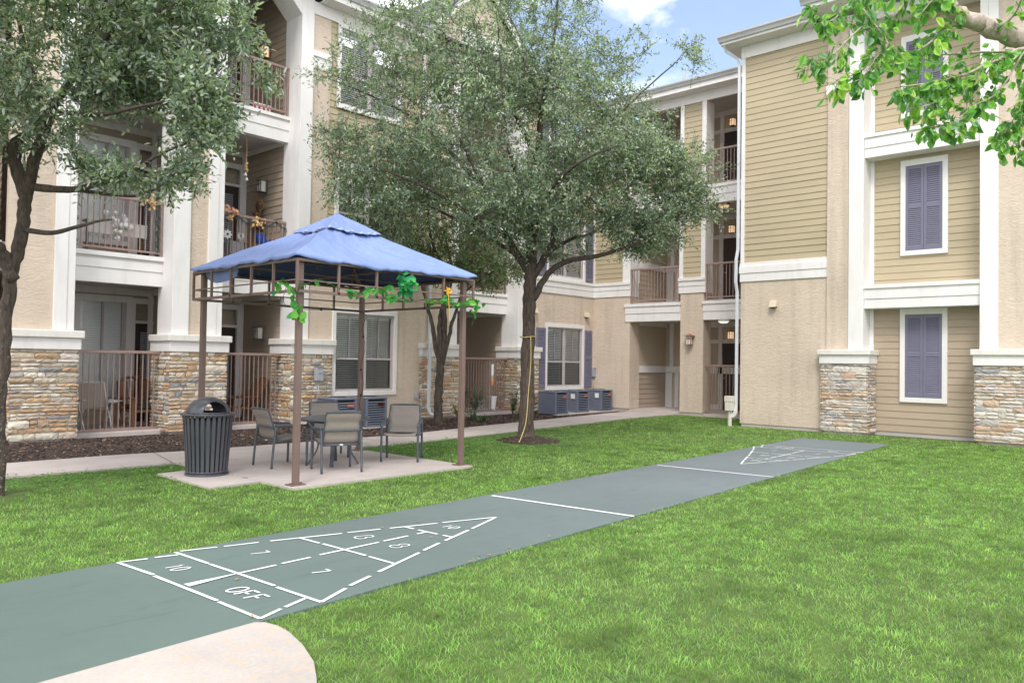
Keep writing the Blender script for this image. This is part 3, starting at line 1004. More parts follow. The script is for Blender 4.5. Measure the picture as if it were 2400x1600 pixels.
# recessed porches
BACK = 17.25
for n, a, b in OPEN:
    lo = a - .25; hi = b if n in ('B', 'D') else b + .6
    if n == 'A0': lo, hi = 1.6, 3.97
    if n == 'D': lo, hi = 14.0, 16.7
    for k, (zf, zc) in enumerate(((.10, 2.93), (Z1, 6.38), (Z2, 9.9))):
        fl = MB(); fl.fbox(FL, lo - .1, hi + .1, -2.35, -.40 if k else -.20, zf - .12, zf)
        fl.build('porch_floor', M['concrete'] if k == 0 else M['ceiling'], LB)
        ce = MB(); ce.fbox(FL, lo - .1, hi + .1, -2.35, -.45, zc, zc + .05); ce.build('porch_ceiling', M['ceiling'], LB)
        sw = MB()
        doorx = {'A': (6.95, 7.75), 'B': (8.35, 9.28), 'D': (15.2, 16.0), 'A0': (2.9, 3.7)}[n]
        wx = {'A': (5.86, 6.76), 'B': None, 'D': None, 'A0': None}[n]
        hs = [(doorx[0], doorx[1], zf, zf + 2.52)]
        if wx: hs.append((wx[0], wx[1], zf + .5, zf + 2.52))
        lap(sw, FY(BACK), lo - .05, hi + .05, zf, zc, 0, hs)
        lap(sw, lambda s, d, z, hi=hi: (hi - d + .02, s, z), 15.55, BACK, zf, zc, .0)
        lap(sw, lambda s, d, z, lo=lo: (lo + d - .02, s, z), 15.55, BACK, zf, zc, .0)
        sw.build('porch_siding', M['siding_dark'], LB, recalc=False)
        tb = MB(); tb.fbox(FY(BACK), lo, hi, .02, .045, zc - .14, zc)
        tb.fbox(lambda s, d, z, hi=hi: (hi - d, s, z), 15.6, BACK - .05, .02, .045, zc - .12, zc)
        tb.fbox(FY(BACK), hi - .11, hi - .0, .02, .05, zf, zc - .14)
        tb.build('porch_trim', M['white'], LB)
        # door with transom
        x0, x1 = doorx
        fr = MB()
        for s0, s1, za, zb in ((x0 - .10, x0, zf, zf + 2.64), (x1, x1 + .10, zf, zf + 2.64), (x0, x1, zf + 2.52, zf + 2.64), (x0, x1, zf + 2.10, zf + 2.16)):
            fr.fbox(FY(BACK), s0, s1, -.05, .045, za, zb)
        d_ = fr.build('porch_door', M['white'], LB)
        lf = MB(); lf.fbox(FY(BACK), x0, x1, -.07, -.03, zf, zf + 2.10)
        lf.build('door_leaf', M['darkbrown'], d_)
        bl = MB()
        z = zf + .35
        while z < zf + 1.9:
            bl.fbox(FY(BACK), x0 + .14, x1 - .14, -.028, -.018, z, z + .028); z += .048
        bl.build('door_blind', M['grey'], d_)
        tg = MB(); tg.face([FY(BACK)(x0, -.02, zf + 2.16), FY(BACK)(x1, -.02, zf + 2.16), FY(BACK)(x1, -.02, zf + 2.52), FY(BACK)(x0, -.02, zf + 2.52)])
        tg.build('transom_pane', M['glass'], d_, recalc=False)
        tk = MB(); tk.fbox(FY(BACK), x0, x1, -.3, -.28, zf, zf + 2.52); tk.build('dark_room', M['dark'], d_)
        if wx:
            x0, x1 = wx
            wf = MB()
            for s0, s1, za, zb in ((x0 - .12, x0, zf + .1, zf + 2.66), (x1, x1 + .12, zf + .1, zf + 2.66), (x0, x1, zf + 2.52, zf + 2.66), (x0, x1, zf + .40, zf + .5)):
                wf.fbox(FY(BACK), s0, s1, -.05, .05, za, zb)
            wo = wf.build('porch_window', M['white'], LB)
            m_ = MB(); mid = (x0 + x1) / 2
            m_.fbox(FY(BACK), mid - .02, mid + .02, -.05, -.01, zf + .5, zf + 2.52); m_.fbox(FY(BACK), x1 - .07, x1, -.05, -.01, zf + .5, zf + 2.52)
            m_.build('sash', M['sash'], wo)
            b_ = MB(); z = zf + .52
            while z < zf + 2.5:
                b_.fbox(FY(BACK), x0, x1, -.09, -.075, z, z + .040); z += .048
            b_.build('blinds', M['blind'], wo)
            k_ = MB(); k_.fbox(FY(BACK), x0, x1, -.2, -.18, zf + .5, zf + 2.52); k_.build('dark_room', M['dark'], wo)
            p_ = MB(); p_.face([FY(BACK)(x0, -.03, zf + .5), FY(BACK)(x1, -.03, zf + .5), FY(BACK)(x1, -.03, zf + 2.52), FY(BACK)(x0, -.03, zf + 2.52)]); p_.build('pane', M['glass'], wo, recalc=False)
    # balcony bands and railings
    beam(LB, FL, a, b, -.60, -.42, 2.865, 3.14, 3.355, 3.44)
    beam(LB, FL, a, b, -.60, -.42, 6.30, 6.56, 6.79, 6.865)
    railing(LB, FL, a + .02, b - .02, -.44, 3.50, 4.53)
    railing(LB, FL, a + .02, b - .02, -.44, 6.95, 7.98)
    g0, g1 = {'A0': (2.4, 3.95), 'A': (5.08, 6.67), 'B': (7.85, 9.30), 'D': (14.38, 16.64)}[n]
    railing(LB, FL, g0, g1, -.34, .115, 1.605, posts=False)
    sl_ = MB(); sl_.fbox(FL, g0 + .02, g1 - .02, -.55, -.16, -.1, .09); sl_.build('porch_step', M['concrete'], LB, bevel=.01)
# chamfered arch heads and gables over the openings
for n, a, b in OPEN[1:]:
    ar = MB()
    ch = .42
    zs = 9.06
    zt = 10.4
    for s0, s1, sx in ((a, a + ch, 1), (b - ch, b, -1)):
        if sx > 0: poly = [(a, zs), (a + ch, zs + .42), (a + ch, zt), (a, zt)]
        else: poly = [(b, zs), (b, zt), (b - ch, zt), (b - ch, zs + .42)]
        ar.hexa([FL(p[0], -.58, p[1]) for p in poly] + [FL(p[0], .043, p[1]) for p in poly])
    ar.hexa([FL(p[0], -.58, p[1]) for p in ((a + ch, zs + .42), (b - ch, zs + .42), (b - ch, zt), (a + ch, zt))] + [FL(p[0], .043, p[1]) for p in ((a + ch, zs + .42), (b - ch, zs + .42), (b - ch, zt), (a + ch, zt))])
    ar.build('arch_head', M['white'], LB)
def gable(s0, s1, zb, zp, name='gable'):
    m = (s0 + s1) / 2
    gb = MB()
    gb.hexa([FL(s0 + .2, -.25, zb), FL(s1 - .2, -.25, zb), FL(m + .01, -.25, zp - .1), FL(m - .01, -.25, zp - .1), FL(s0 + .2, -.02, zb), FL(s1 - .2, -.02, zb), FL(m + .01, -.02, zp - .1), FL(m - .01, -.02, zp - .1)])
    o = gb.build(name, M['stucco'], LB)
    rk = MB()
    for e in (s0, s1):
        p0 = Vector(FL(e, .16, zb - .12)); p1 = Vector(FL(m, .16, zp))
        rk.bar(p0, p1, .06, .20, up=(0, 0, 1)); 
    rk.build('rake_board', M['white'], o)
    rf = MB()
    for e in (s0 - .06, s1 + .06):
        q = [FL(e, .22, zb - .06), FL(m, .22, zp + .10), FL(m, -4, zp + .10), FL(e, -4, zb - .06)]
        q2 = [(x, y, z + .05) for x, y, z in q]
        rf.hexa(q + q2)
    rf.build('gable_roof', M['roof'], o)
gable(6.45, 10.02, 9.62, 11.6); gable(4.3, 7.2, 12.0, 12.5) if False else None
gable(12.75, 17.45, 9.7, 11.9)
gable(3.4, 6.45, 9.9, 11.4)
# windows
blinds_window(LB, FL, WINC[0], WINC[1], *zw[0])
blinds_window(LB, FL, WINE[0], WINE[1], *zw[0], trim=.09)
for win in (WINC, WINE):
    blinds_window(LB, FL, win[0], win[1], *zw[1], screen=(win is WINC))
    blinds_window(LB, FL, win[0], win[1], *zw[2], screen=False)
for a, b in ((WINE[0] - .515, WINE[0] - .105), (WINE[1] + .105, WINE[1] + .485)):
    for z0, z1 in ((.72, 2.52), (4.08, 5.9), (7.32, 9.1)):
        lv = MB(); louvers(lv, FL, a, b, z0, z1, .015, .04); lv.build('shutter', M['shutter'], LB)
# eaves
for s0, s1 in ((9.9, 12.9), (17.3, 20.2)):
    ev = MB(); ev.fbox(FL, s0, s1 + .1, -.05, .40, 9.47, 9.50); ev.fbox(FL, s0, s1 + .1, .37, .40, 9.50, 9.68)
    ev.build('eave', M['white'], LB)
    gutter_run(LB, FL(s0, .40, 0)[:2], FL(s1, .40, 0)[:2], (0, -1), 9.60, 9.74)
rf = MB()
rf.hexa([FL(-3, .42, 9.70), FL(20.4, .42, 9.70), FL(20.4, -6, 11.9), FL(-3, -6, 11.9), FL(-3, .42, 9.75), FL(20.4, .42, 9.75), FL(20.4, -6, 11.95), FL(-3, -6, 11.95)])
rf.build('roof', M['roof'], LB)
bk = MB(); bk.fbox(FL, -3, 26, -12, -2.4, -.1, 9.7); bk.build('rear_block', M['stucco'], LB)
# lamps on the porch side walls, downspout, vents and boxes
for z, on in ((2.06, 'lamp_off'), (5.42, 'lamp_off'), (8.52, 'lamp_on')):
    wall_lamp(LB, FX(9.44), 16.30, .02, z, .30, .17, on)
downpipe(LB, [(13.30, 14.86, 9.55), (13.30, 14.93, 9.3), (13.30, 14.93, 2.22), (13.28, 14.90, 2.1), (13.14, 14.72, 1.93), (13.12, 14.70, 1.75), (13.12, 14.72, .32), (13.14, 14.68, .18), (13.22, 14.52, .10)])
vent_hood(LB, FL, 19.96, .0, 3.0); vent_hood(LB, FL, 17.42, .0, 3.0)
meter_box(LB, FL, 20.36, .0, 1.19, .07, .27)
meter_box(LB, FL, 9.93, .17, 1.17)
jb = MB(); jb.fbox(FL, 12.88, 12.98, 0, .07, .55, .68); jb.build('junction_box', M['grey'], LB, bevel=.004)
# ================================================================== RIGHT BUILDING: stair wing + end block
RB = thing('apartment_building', 'tan apartment block with olive siding, closed purple shutters and open stair landings beyond the court', 'building', (18.5, 6, 0))
# ---- stair wing
PY = (11.10, 11.85)
st = MB()
st.fbox(FB, 13.62, 15.0, -.55, 0, .10, 3.60); st.build('stucco_wall', M['stucco'], RB)
st = MB(); st.fbox(FB, PY[0], PY[1], -.45, 0, .10, 3.60)
st.build('stucco_pier', M['stucco'], RB)
for a, b in ((13.65, 15.0), (PY[0] + .02, PY[1] - .02)):
    f = MB(); f.fbox(FB, a, b, -.38, -.02, -.1, .10); f.build('foundation', M['concrete'], RB)
for a, b in ((13.90, 15.0), (11.19, 11.78)):
    sd = MB(); lap(sd, FB, a, b, 4.03, 9.15, -.03); sd.build('lap_siding', M['siding'], RB, recalc=False)
for a, b, dd in ((13.62, 13.90, -.55), (11.78, 11.90, -.45), (11.05, 11.19, -.45)):
    cb = MB(); cb.fbox(FB, a, b, dd, .02, 4.03, 9.15); cb.build('corner_board', M['white'], RB, bevel=.004)
for a, b in ((13.60, 15.0), (11.03, 11.91)):
    bd = MB(); bd.fbox(FB, a, b, -.45, .03, 3.58, 3.785); bd.fbox(FB, a, b, -.45, .045, 3.785, 3.94); bd.fbox(FB, a - .0, b + .0, -.45, .075, 3.94, 4.03)
    bd.build('string_course', M['white'], RB, bevel=.004)
fz = MB(); fz.fbox(FB, 8.83, 15.0, -.05, .03, 9.15, 9.43); fz.build('frieze', M['white'], RB, bevel=.004)
ev = MB(); ev.fbox(FB, 8.83, 15.0, -.05, .42, 9.43, 9.46); ev.fbox(FB, 8.83, 15.0, .39, .42, 9.46, 9.62); ev.build('eave', M['white'], RB)
gutter_run(RB, (19.98, 15.0), (19.98, 8.83), (-1, 0), 9.57, 9.70)
rf = MB()
rf.hexa([(19.95, 8.0, 9.66), (19.95, 15.2, 9.66), (27, 15.2, 12.2), (27, 8.0, 12.2), (19.95, 8.0, 9.71), (19.95, 15.2, 9.71), (27, 15.2, 12.25), (27, 8.0, 12.25)])
rf.build('roof', M['roof'], RB)
pv = MB(); pv.lathe([(0, 10.35), (.05, 10.35), (.05, 9.6)], 20.9, 12.1, 10); pv.build('vent_pipe', M['gutter'], RB)
HX = 22.6
for k, (zf, zc) in enumerate(((.09, 2.84), (3.38, 6.2), (6.72, 9.5))):
    fl = MB(); fl.fbox(FX(20.4), 8.4, 13.7, -2.4, -.04 if k == 0 else -.15, zf - .12, zf); fl.build('landing_floor', M['concrete'], RB)
    ce = MB(); ce.fbox(FX(20.4), 8.4, 13.8, -2.4, -.15, zc, zc + .05); ce.build('landing_ceiling', M['ceiling'], RB)
    iw = MB()
    iw.face([(20.9, 13.66, zf), (HX, 13.66, zf), (HX, 13.66, zc), (20.9, 13.66, zc)])
    iw.face([(HX, 13.7, zf), (HX, 8.3, zf), (HX, 8.3, zc), (HX, 13.7, zc)])
    iw.face([(20.4, 8.4, zf), (HX, 8.4, zf), (HX, 8.4, zc), (20.4, 8.4, zc)])
    iw.build('landing_wall', plain('hall_paint', (.52, .43, .33), .8, .06, 2.0, dirt=.15) if 'hall' not in M else M['hall'], RB, recalc=False)
    if 'hall' not in M: M['hall'] = bpy.data.materials['hall_paint']
    lw = MB()
    lap(lw, FY(13.655), 20.95, HX, zf, zf + 1.13, 0)
    lw.build('wainscot', M['siding_dark'], RB, recalc=False)
    tm = MB()
    tm.fbox(FY(13.655), 20.95, HX, .0, .04, zf + 1.13, zf + 1.34)
    tm.fbox(FY(13.655), 20.95, HX, .0, .03, zc - .14, zc)
    tm.fbox(FX(HX), 13.40, 13.64, 0, .04, zf, zf + 1.15)
    tm.fbox(FX(HX), 13.36, 13.50, 0, .035, zf + 1.34, zc)
    tm.fbox(FX(HX), 11.0, 13.64, 0, .04, zf + 1.13, zf + 1.34) if k < 1 else tm.fbox(FX(HX), 12.6, 13.64, 0, .04, zf + 1.13, zf + 1.34)
    tm.fbox(FX(HX), 13.15, 13.30, 0, .04, zf, zf + 1.13)
    # panelled wall with the apartment door, seen through the second opening
    for s in (12.13, 11.62, 10.55):
        tm.fbox(FX(HX), s, s + .13, 0, .04, zf, zc)
    tm.fbox(FX(HX), 10.6, 12.2, 0, .038, zf + 2.08, zf + 2.20)
    tm.fbox(FX(HX), 10.6, 12.2, 0, .038, zc - .16, zc)
    tm.fbox(FX(HX), 11.7, 12.13, 0, .03, zf, zf + .16)
    tm.build('landing_trim', M['white'], RB)
    dr = MB(); dr.fbox(FX(HX), 10.70, 11.60, .0, .03, zf, zf + 2.07)
    do = dr.build('landing_door', M['darkbrown'], RB)
    kn = MB(); kn.blob((HX - .07, 11.52, zf + 1.0), .03); kn.build('knob', M['grey'], do, smooth=True)
    wall_lamp(RB, FX(HX - .04), 11.28, .0, zf + 2.32, .26, .16, 'lamp_on')
    if k == 0:
        dome_light(RB, 20.95, 10.75, zc, .17, 'lamp_white')
    else:
        dome_light(RB, 20.95, 10.78, zc, .17, 'lamp_on')
for za, zb in (((2.785, 3.03, 3.24, 3.33), 0), ((6.13, 6.37, 6.58, 6.67), 0)):
    for a, b in ((11.85, 13.78), (8.83, 11.10)):
        beam(RB, FB, a, b, -.15, .026, *za)
for zl in (3.42, 6.70):
    railing(RB, FB, 11.91, 13.60, -.02, zl, zl + 1.0)
    railing(RB, FB, 8.84, 11.03, -.02, zl, zl + 1.0)
railing(RB, FB, 8.84, 11.09, -.15, .16, 1.50, posts=False)
wall_lamp(RB, FB, 11.49, .0, 2.20, .30, .16, 'lamp_off', copper=True)
# ---- end block
st = MB()
wall(st, FR, 6.66, 8.83, .08, 3.56)
st.face([(18.1, 8.83, .08), (20.4, 8.83, .08), (20.4, 8.83, 9.4), (18.1, 8.83, 9.4)])
st.build('stucco_wall', M['stucco'], RB, recalc=False)
for a, b in ((6.22, 6.71), (-3.5, 3.32)):
    st = MB(); st.fbox(FR, a, b, -.3, .05, 1.8, 9.4); st.build('stucco_pilaster', M['stucco'], RB)
f = MB(); f.fbox(FR, 6.7, 8.80, -.3, -.02, -.1, .08); f.build('foundation', M['concrete'], RB)
f = MB(); f.fbox(FX(18.5), 3.2, 5.9, -.3, -.02, -.1, .095); f.build('foundation', M['concrete'], RB)
sd = MB(); lap(sd, FR, 6.71, 8.75, 4.02, 9.11, -.02); sd.build('lap_siding', M['siding'], RB, recalc=False)
sd = MB(); lap(sd, FX(18.5), 3.2, 5.82, 3.30, 9.2, -.012)
sd.build('lap_siding', M['siding'], RB, recalc=False)
sd = MB(); lap(sd, FX(18.5), 3.2, 5.82, .095, 3.0, -.012); sd.build('lap_siding', M['siding_low'], RB, recalc=False)
cb = MB(); cb.fbox(FR, 8.75, 8.84, -.06, .025, 4.02, 9.11); cb.build('corner_board', M['white'], RB, bevel=.004)
cb = MB(); cb.fbox(FX(18.5), 5.82, 5.90, -.02, .03, .09, 9.2)
cb.build('corner_board', M['white'], RB, bevel=.004)
bd = MB(); bd.fbox(FR, 6.715, 8.85, -.05, .03, 3.555, 3.76); bd.fbox(FR, 6.715, 8.865, -.05, .048, 3.76, 3.93); bd.fbox(FR, 6.715, 8.86, -.05, .025, 3.93, 4.02)
bd.build('string_course', M['white'], RB, bevel=.004)
fz = MB(); fz.fbox(FR, 6.6, 8.86, -.05, .03, 9.11, 9.41); fz.build('frieze', M['white'], RB, bevel=.004)
b3 = MB(); b3.fbox(FR, 6.2, 6.74, -.1, .075, 7.73, 7.94); b3.build('band', M['white'], RB, bevel=.004)
cl = MB()
cl.fbox(FR, 5.90, 6.22, -.42, .085, 1.85, 9.4); cl.build('column', M['white'], RB, bevel=.006)
cl = MB(); cl.fbox(FR, 3.50, 3.64, -.42, .085, 1.85, 9.4); cl.fbox(FR, 3.32, 3.50, -.3, .07, 1.85, 9.4); cl.build('column', M['white'], RB, bevel=.006)
for z0, zm, zs, zt in ((2.80, 3.01, 3.235, 3.32), (6.15, 6.36, 6.59, 6.67)):
    beam(RB, FR, 3.64, 5.895, -.41, .02, z0, zm, zs, zt)
tp = MB(); tp.fbox(FR, 3.3, 6.3, -.42, .06, 9.2, 9.45); tp.build('frieze', M['white'], RB, bevel=.004)
pier(RB, FR, 5.76, 6.80, .17, -.40, zs=1.576, zb=1.77, zc=1.885, pal=STONE_PALE)
pier(RB, FR, 1.95, 3.72, .17, -.40, zs=1.576, zb=1.78, zc=1.90, pal=STONE_PALE)
for z0, z1 in ((.755, 2.80), (3.96, 6.06), (7.0, 8.81)):
    W5 = FX(18.5)
    s0, s1 = 4.325, 5.265
    tm = MB(); t = .105
    tm.fbox(W5, s0, s0 + t, -.01, .045, z0, z1); tm.fbox(W5, s1 - t, s1, -.01, .045, z0, z1)
    tm.fbox(W5, s0 + t, s1 - t, -.01, .045, z0, z0 + t); tm.fbox(W5, s0 + t, s1 - t, -.01, .045, z1 - t * 1.25, z1)
    o = tm.build('window', M['white'], RB, bevel=.005)
    m = (s0 + s1) / 2
    for a, b in ((s0 + t + .004, m - .003), (m + .003, s1 - t - .004)):
        lv = MB(); louvers(lv, W5, a, b, z0 + t + .004, z1 - t * 1.25 - .004, .012, .043); lv.build('shutter', M['shutter'], o)
vent_hood(RB, FR, 7.98, 0, 2.97)
# eaves, gutters and roof of the block
ev = MB(); ev.fbox(FR, 7.0, 9.22, -1, .44, 9.41, 9.44); ev.fbox(FR, 7.0, 9.22, .41, .44, 9.44, 9.56); ev.fbox(lambda s, d, z: (s, 8.83 + d, z), 17.66, 20, .36, .39, 9.44, 9.56); ev.build('eave', M['white'], RB)
gutter_run(RB, (17.66, 9.25), (17.66, 7.0), (-1, 0), 9.47, 9.61)
ev = MB(); ev.fbox(FR, 1.0, 6.98, -1, .80, 9.55, 9.58); ev.fbox(FR, 1.0, 6.98, .77, .80, 9.58, 9.72); ev.build('eave', M['white'], RB)
dk = MB(); dk.fbox(FR, 6.90, 7.06, .1, .40, 9.42, 9.55); dk.build('bracket', M['darkbrown'], RB)
gutter_run(RB, (17.30, 7.05), (17.30, 1.0), (-1, 0), 9.63, 9.77)
rf = MB()
rf.hexa([(17.62, 1, 9.58), (17.62, 9.25, 9.58), (24, 9.25, 12.0), (24, 1, 12.0), (17.62, 1, 9.63), (17.62, 9.25, 9.63), (24, 9.25, 12.05), (24, 1, 12.05)])
rf.build('roof', M['roof'], RB)
bk = MB(); bk.box(18.8, 30, -4, 8.35, -.1, 9.4); bk.build('rear_block', M['stucco'], RB)
bk = MB(); bk.box(22.7, 30, 8.3, 15, -.1, 9.6); bk.build('rear_block', M['stucco'], RB)
# downspout in the inner corner with its drain box
downpipe(RB, [(17.70, 9.16, 9.46), (17.82, 9.14, 9.28), (17.99, 8.93, 9.12), (18.03, 8.885, 8.95), (18.03, 8.885, 4.35), (17.985, 8.905, 4.1), (17.98, 8.91, 3.55), (18.02, 8.89, 3.3), (18.02, 8.89, .5), (18.00, 8.91, .34), (17.98, 8.99, .24)])
cp = MB(); cp.tube(smooth_path([(18.02, 8.90, .5), (18.01, 8.90, .33), (17.98, 8.955, .24), (17.95, 9.02, .22)]), .045, 10); cp.tube([(17.95, 9.02, .0), (17.95, 9.02, .45)], .05, 12); 
cp.box(17.85, 18.03, 8.93, 9.11, .38, .62); cp.box(17.84, 18.04, 8.92, 9.12, .60, .74)
cp.build('drain_box', M['plastic_tan'], RB, bevel=.008)
# ================================================================== GAZEBO
GX0, GX1, GY0, GY1 = 5.12, 7.80, 8.05, 10.42
GZ = thing('gazebo', 'square blue fabric topped gazebo with brown metal posts over the patio table', 'gazebo', (6.46, 9.24, .03))
ZP = 2.70
for x, y in ((GX0, GY0), (GX1, GY0), (GX1, GY1), (GX0, GY1)):
    p = MB(); p.box(x - .034, x + .034, y - .034, y + .034, .03, ZP)
    po = p.build('post', M['bronze'], GZ, bevel=.004)
    b = MB(); b.box(x - .095, x + .095, y - .075, y + .075, .0312, .045)
    for sx in (-1, 1): b.lathe([(0, .062), (.011, .06), (.011, .045)], x + sx * .072, y, 8)
    b.build('base_plate', M['bronze'], po)
RX0, RX1, RY0, RY1 = GX0 - .10, GX1 + .10, GY0 - .10, GY1 + .10
corners = [(RX0, RY0), (RX1, RY0), (RX1, RY1), (RX0, RY1)]
fr = MB()
for i in range(4):
    a = corners[i]; b = corners[(i + 1) % 4]
    for z, w, h in ((2.30, .028, .034), (2.43, .016, .016), (2.665, .03, .03)):
        fr.bar((a[0], a[1], z), (b[0], b[1], z), w, h)
frame = fr.build('valance_frame', M['bronze'], GZ)
for i in range(4):
    a = Vector((*corners[i], 0)); b = Vector((*corners[(i + 1) % 4], 0))
    for k in range(5):
        p = a.lerp(b, k / 5 if k else 0)
        s = MB(); s.box(p.x - .014, p.x + .014, p.y - .014, p.y + .014, 2.29, 2.68)
        s.build('upright', M['bronze'], GZ)
tr = MB()
C0 = Vector((6.46, 9.235, 3.42))
for x, y in corners:
    tr.bar((x, y, 2.63), C0 - Vector((0, 0, .08)), .026)
for a, b in (((RX0, 9.235), (RX1, 9.235)), ((6.46, RY0), (6.46, RY1))):
    tr.bar((*a, 2.665), (*b, 2.665), .022)
for x, y in corners:
    m = Vector((x, y, 2.66)).lerp(C0, .45); tr.bar(m, (m.x, m.y, 2.665), .02)
    tr.bar((x + (6.46 - x) * .22, y + (9.235 - y) * .22, 2.66), (x + (6.46 - x) * .45, y + (9.235 - y) * .45, 3.0), .018)
for i in range(4):
    a = Vector((*corners[i], 2.66)).lerp(C0, .45); b = Vector((*corners[(i + 1) % 4], 2.66)).lerp(C0, .45)
    tr.bar(a - Vector((0, 0, .10)), b - Vector((0, 0, .10)), .02)
tr.build('truss', M['bronze'], GZ)

# canopy: four cloth panels sagging between the hips
def canopy_grid(x0, x1, y0, y1, z_eave, z_top, top_frac, n=64, sagk=.075, wav=.016, drop=.05, seed=0, lift=0.0):
    """square pyramid sheet from eave to a top opening"""
    rows = []
    mb = MB()
    cx, cy = (x0 + x1) / 2, (y0 + y1) / 2
    M_ = 4 * n
    for j in range(29):
        v = j / 28 * (1 - top_frac)
        ring = []
        for i in range(M_):
            side = i // n; u = (i % n) / n
            c = [(x0, y0), (x1, y0), (x1, y1), (x0, y1)]
            a = c[side]; b = c[(side + 1) % 4]
            x = a[0] + (b[0] - a[0]) * u; y = a[1] + (b[1] - a[1]) * u
            x = x + (cx - x) * v; y = y + (cy - y) * v
            mid = 4 * u * (1 - u)
            z = z_eave + (z_top - z_eave) * v
            z -= sagk * mid * math.sin(PI * min(1, v * 1.15 + .02)) + mid * .035 * (1 - v)
            nz = mnoise.noise(Vector((x * 2.1 + seed, y * 2.1, 3.1))) * wav * 1.3 + mnoise.noise(Vector((x * 6 + seed, y * 6, 7.7))) * wav * .6
            rd = mnoise.noise(Vector((u * 6 + side * 9 + seed, v * .8, 1.3)))
            nz += abs(rd) * -.035 * (mid ** .5)
            f1 = mnoise.noise(Vector(((u + v * .6) * 9 + side * 4 + seed, 2.2, 5.0))); f2 = mnoise.noise(Vector(((u - v * .8) * 11 + side * 7 + seed, 4.2, 1.0)))
            nz += (max(0, .28 - abs(f1)) * .045 + max(0, .22 - abs(f2)) * .04) * min(1, mid * 2.2) * wav / .016
            z += nz
            ring.append(mb.vert((x, y, z + lift)))
        rows.append(ring)
    for a, b in zip(rows, rows[1:]):
        for i in range(M_): mb.f.append([a[i], a[(i + 1) % M_], b[(i + 1) % M_], b[i]])
    # short valance hanging below the eave, scalloped by the wind
    low = []
    for i in range(M_):
        p = mb.v[rows[0][i]]
        side = i // n; u = (i % n) / n
        dz = drop * (.55 + .8 * abs(mnoise.noise(Vector((u * 4 + side * 5 + seed, 0, 0)))))
        ox = (p[0] - cx) * .004; oy = (p[1] - cy) * .004
        low.append(mb.vert((p[0] + ox, p[1] + oy, p[2] - dz)))
    for i in range(M_): mb.f.append([rows[0][i], low[i], low[(i + 1) % M_], rows[0][(i + 1) % M_]])
    return mb
EX = .135
cn = canopy_grid(GX0 - EX, GX1 + EX, GY0 - EX, GY1 + EX, 2.735, 3.475, .20, sagk=.055)
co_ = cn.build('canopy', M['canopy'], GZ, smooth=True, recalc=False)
co_.data.materials.append(M['canopy_in'])  # inner shell carries the painted shade of the underside
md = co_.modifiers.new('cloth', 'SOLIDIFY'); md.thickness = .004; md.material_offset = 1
# vent cap with a frayed rim
vc = canopy_grid(6.46 - .43, 6.46 + .43, 9.235 - .43, 9.235 + .43, 3.290, 3.565, .0, n=30, sagk=.010, wav=.012, drop=.022, seed=5)
vo = vc.build('vent_canopy', M['canopy'], GZ, smooth=True, recalc=False)
wr = MB()
cc = [(6.46 - .435, 9.235 - .435), (6.46 + .435, 9.235 - .435), (6.46 + .435, 9.235 + .435), (6.46 - .435, 9.235 + .435)]
for i in range(4):
    a = cc[i]; b = cc[(i + 1) % 4]
    pts = []
    for k in range(19):
        u = k / 18
        pts.append((a[0] + (b[0] - a[0]) * u + random.uniform(-.012, .012), a[1] + (b[1] - a[1]) * u + random.uniform(-.012, .012), 3.270 - .02 * 4 * u * (1 - u) + random.uniform(-.012, .012)))
    wr.tube(pts, [random.choice([.003, .004, .007, .016, .02]) for _ in pts], 6)
wr.build('frayed_hem', M['canopy_worn'], vo, smooth=True)
# loose scalloped flap hanging inside the left rear corner
fl = MB(); r0 = []; r1 = []
for k in range(15):
    u = k / 14; y = GY1 + .06 - u * .95
    r0.append(fl.vert((GX0 - .02, y, 2.69))); r1.append(fl.vert((GX0 + .02 + .02 * math.sin(9 * u), y, 2.69 - .04 - .14 * math.sin(PI * u) ** .6)))
for k in range(14): fl.f.append([r0[k], r0[k + 1], r1[k + 1], r1[k]])
fl.build('loose_flap', M['canopy'], GZ, smooth=True, recalc=False)
wire = MB()
wp = smooth_path([(5.2, 8.1, 2.68), (5.5, 9.0, 2.36), (6.4, 10.2, 2.25), (7.75, 10.36, 2.28), (7.76, 10.35, 2.0), (7.84, 10.37, 1.7), (7.75, 10.35, 1.4), (7.83, 10.38, 1.1), (7.75, 10.36, .8), (7.82, 10.37, .4), (7.78, 10.5, .05)], 5)
wire.tube(wp, .004, 5)
for t in (12, 22, 31, 38): wire.blob(tuple(wp[t]), .018)
tag(wire.build('string_light_wire', M['dark'], smooth=True), 'thin dark string light wire sagging under the gazebo and wound round its rear post', 'string lights')

# vine garland along the front rails
def leaf_shape(w, l, lobes=False):
    """flat leaf in local xy: base at origin, pointing +y"""
    if lobes:
        pts = [(0, 0), (.55, -.12), (.95, .28), (.72, .62), (.30, .95), (0, 1.0), (-.30, .95), (-.72, .62), (-.95, .28), (-.55, -.12)]
    else:
        pts = [(0, 0), (.45, .08), (.85, .35), (.80, .62), (.40, .88), (0, 1.05), (-.40, .88), (-.80, .62), (-.85, .35), (-.45, .08)]
    return [(x * w / 2, y * l, .10 * w * (abs(x) ** 1.5)) for x, y in pts]
def put_leaf(mb, base, direc, normal, w, l, col, lobes=False):
    d = Vector(direc).normalized(); n = Vector(normal); n = n - d * n.dot(d)
    if n.length < 1e-3: n = d.orthogonal()
    n.normalize(); r = d.cross(n)
    P = leaf_shape(w, l, lobes)
    c0 = mb.vert(Vector(base) + d * (l * .45) - n * (w * .06), (col[0] * 1.15, col[1] * 1.15, col[2]))
    idx = [mb.vert(Vector(base) + r * x + d * y + n * z, col) for x, y, z in P]
    for i in range(len(idx)): mb.f.append([idx[i], idx[(i + 1) % len(idx)], c0])
VG = [(.06, .27, .035), (.10, .35, .05), (.045, .21, .03), (.16, .40, .07), (.04, .25, .06)]
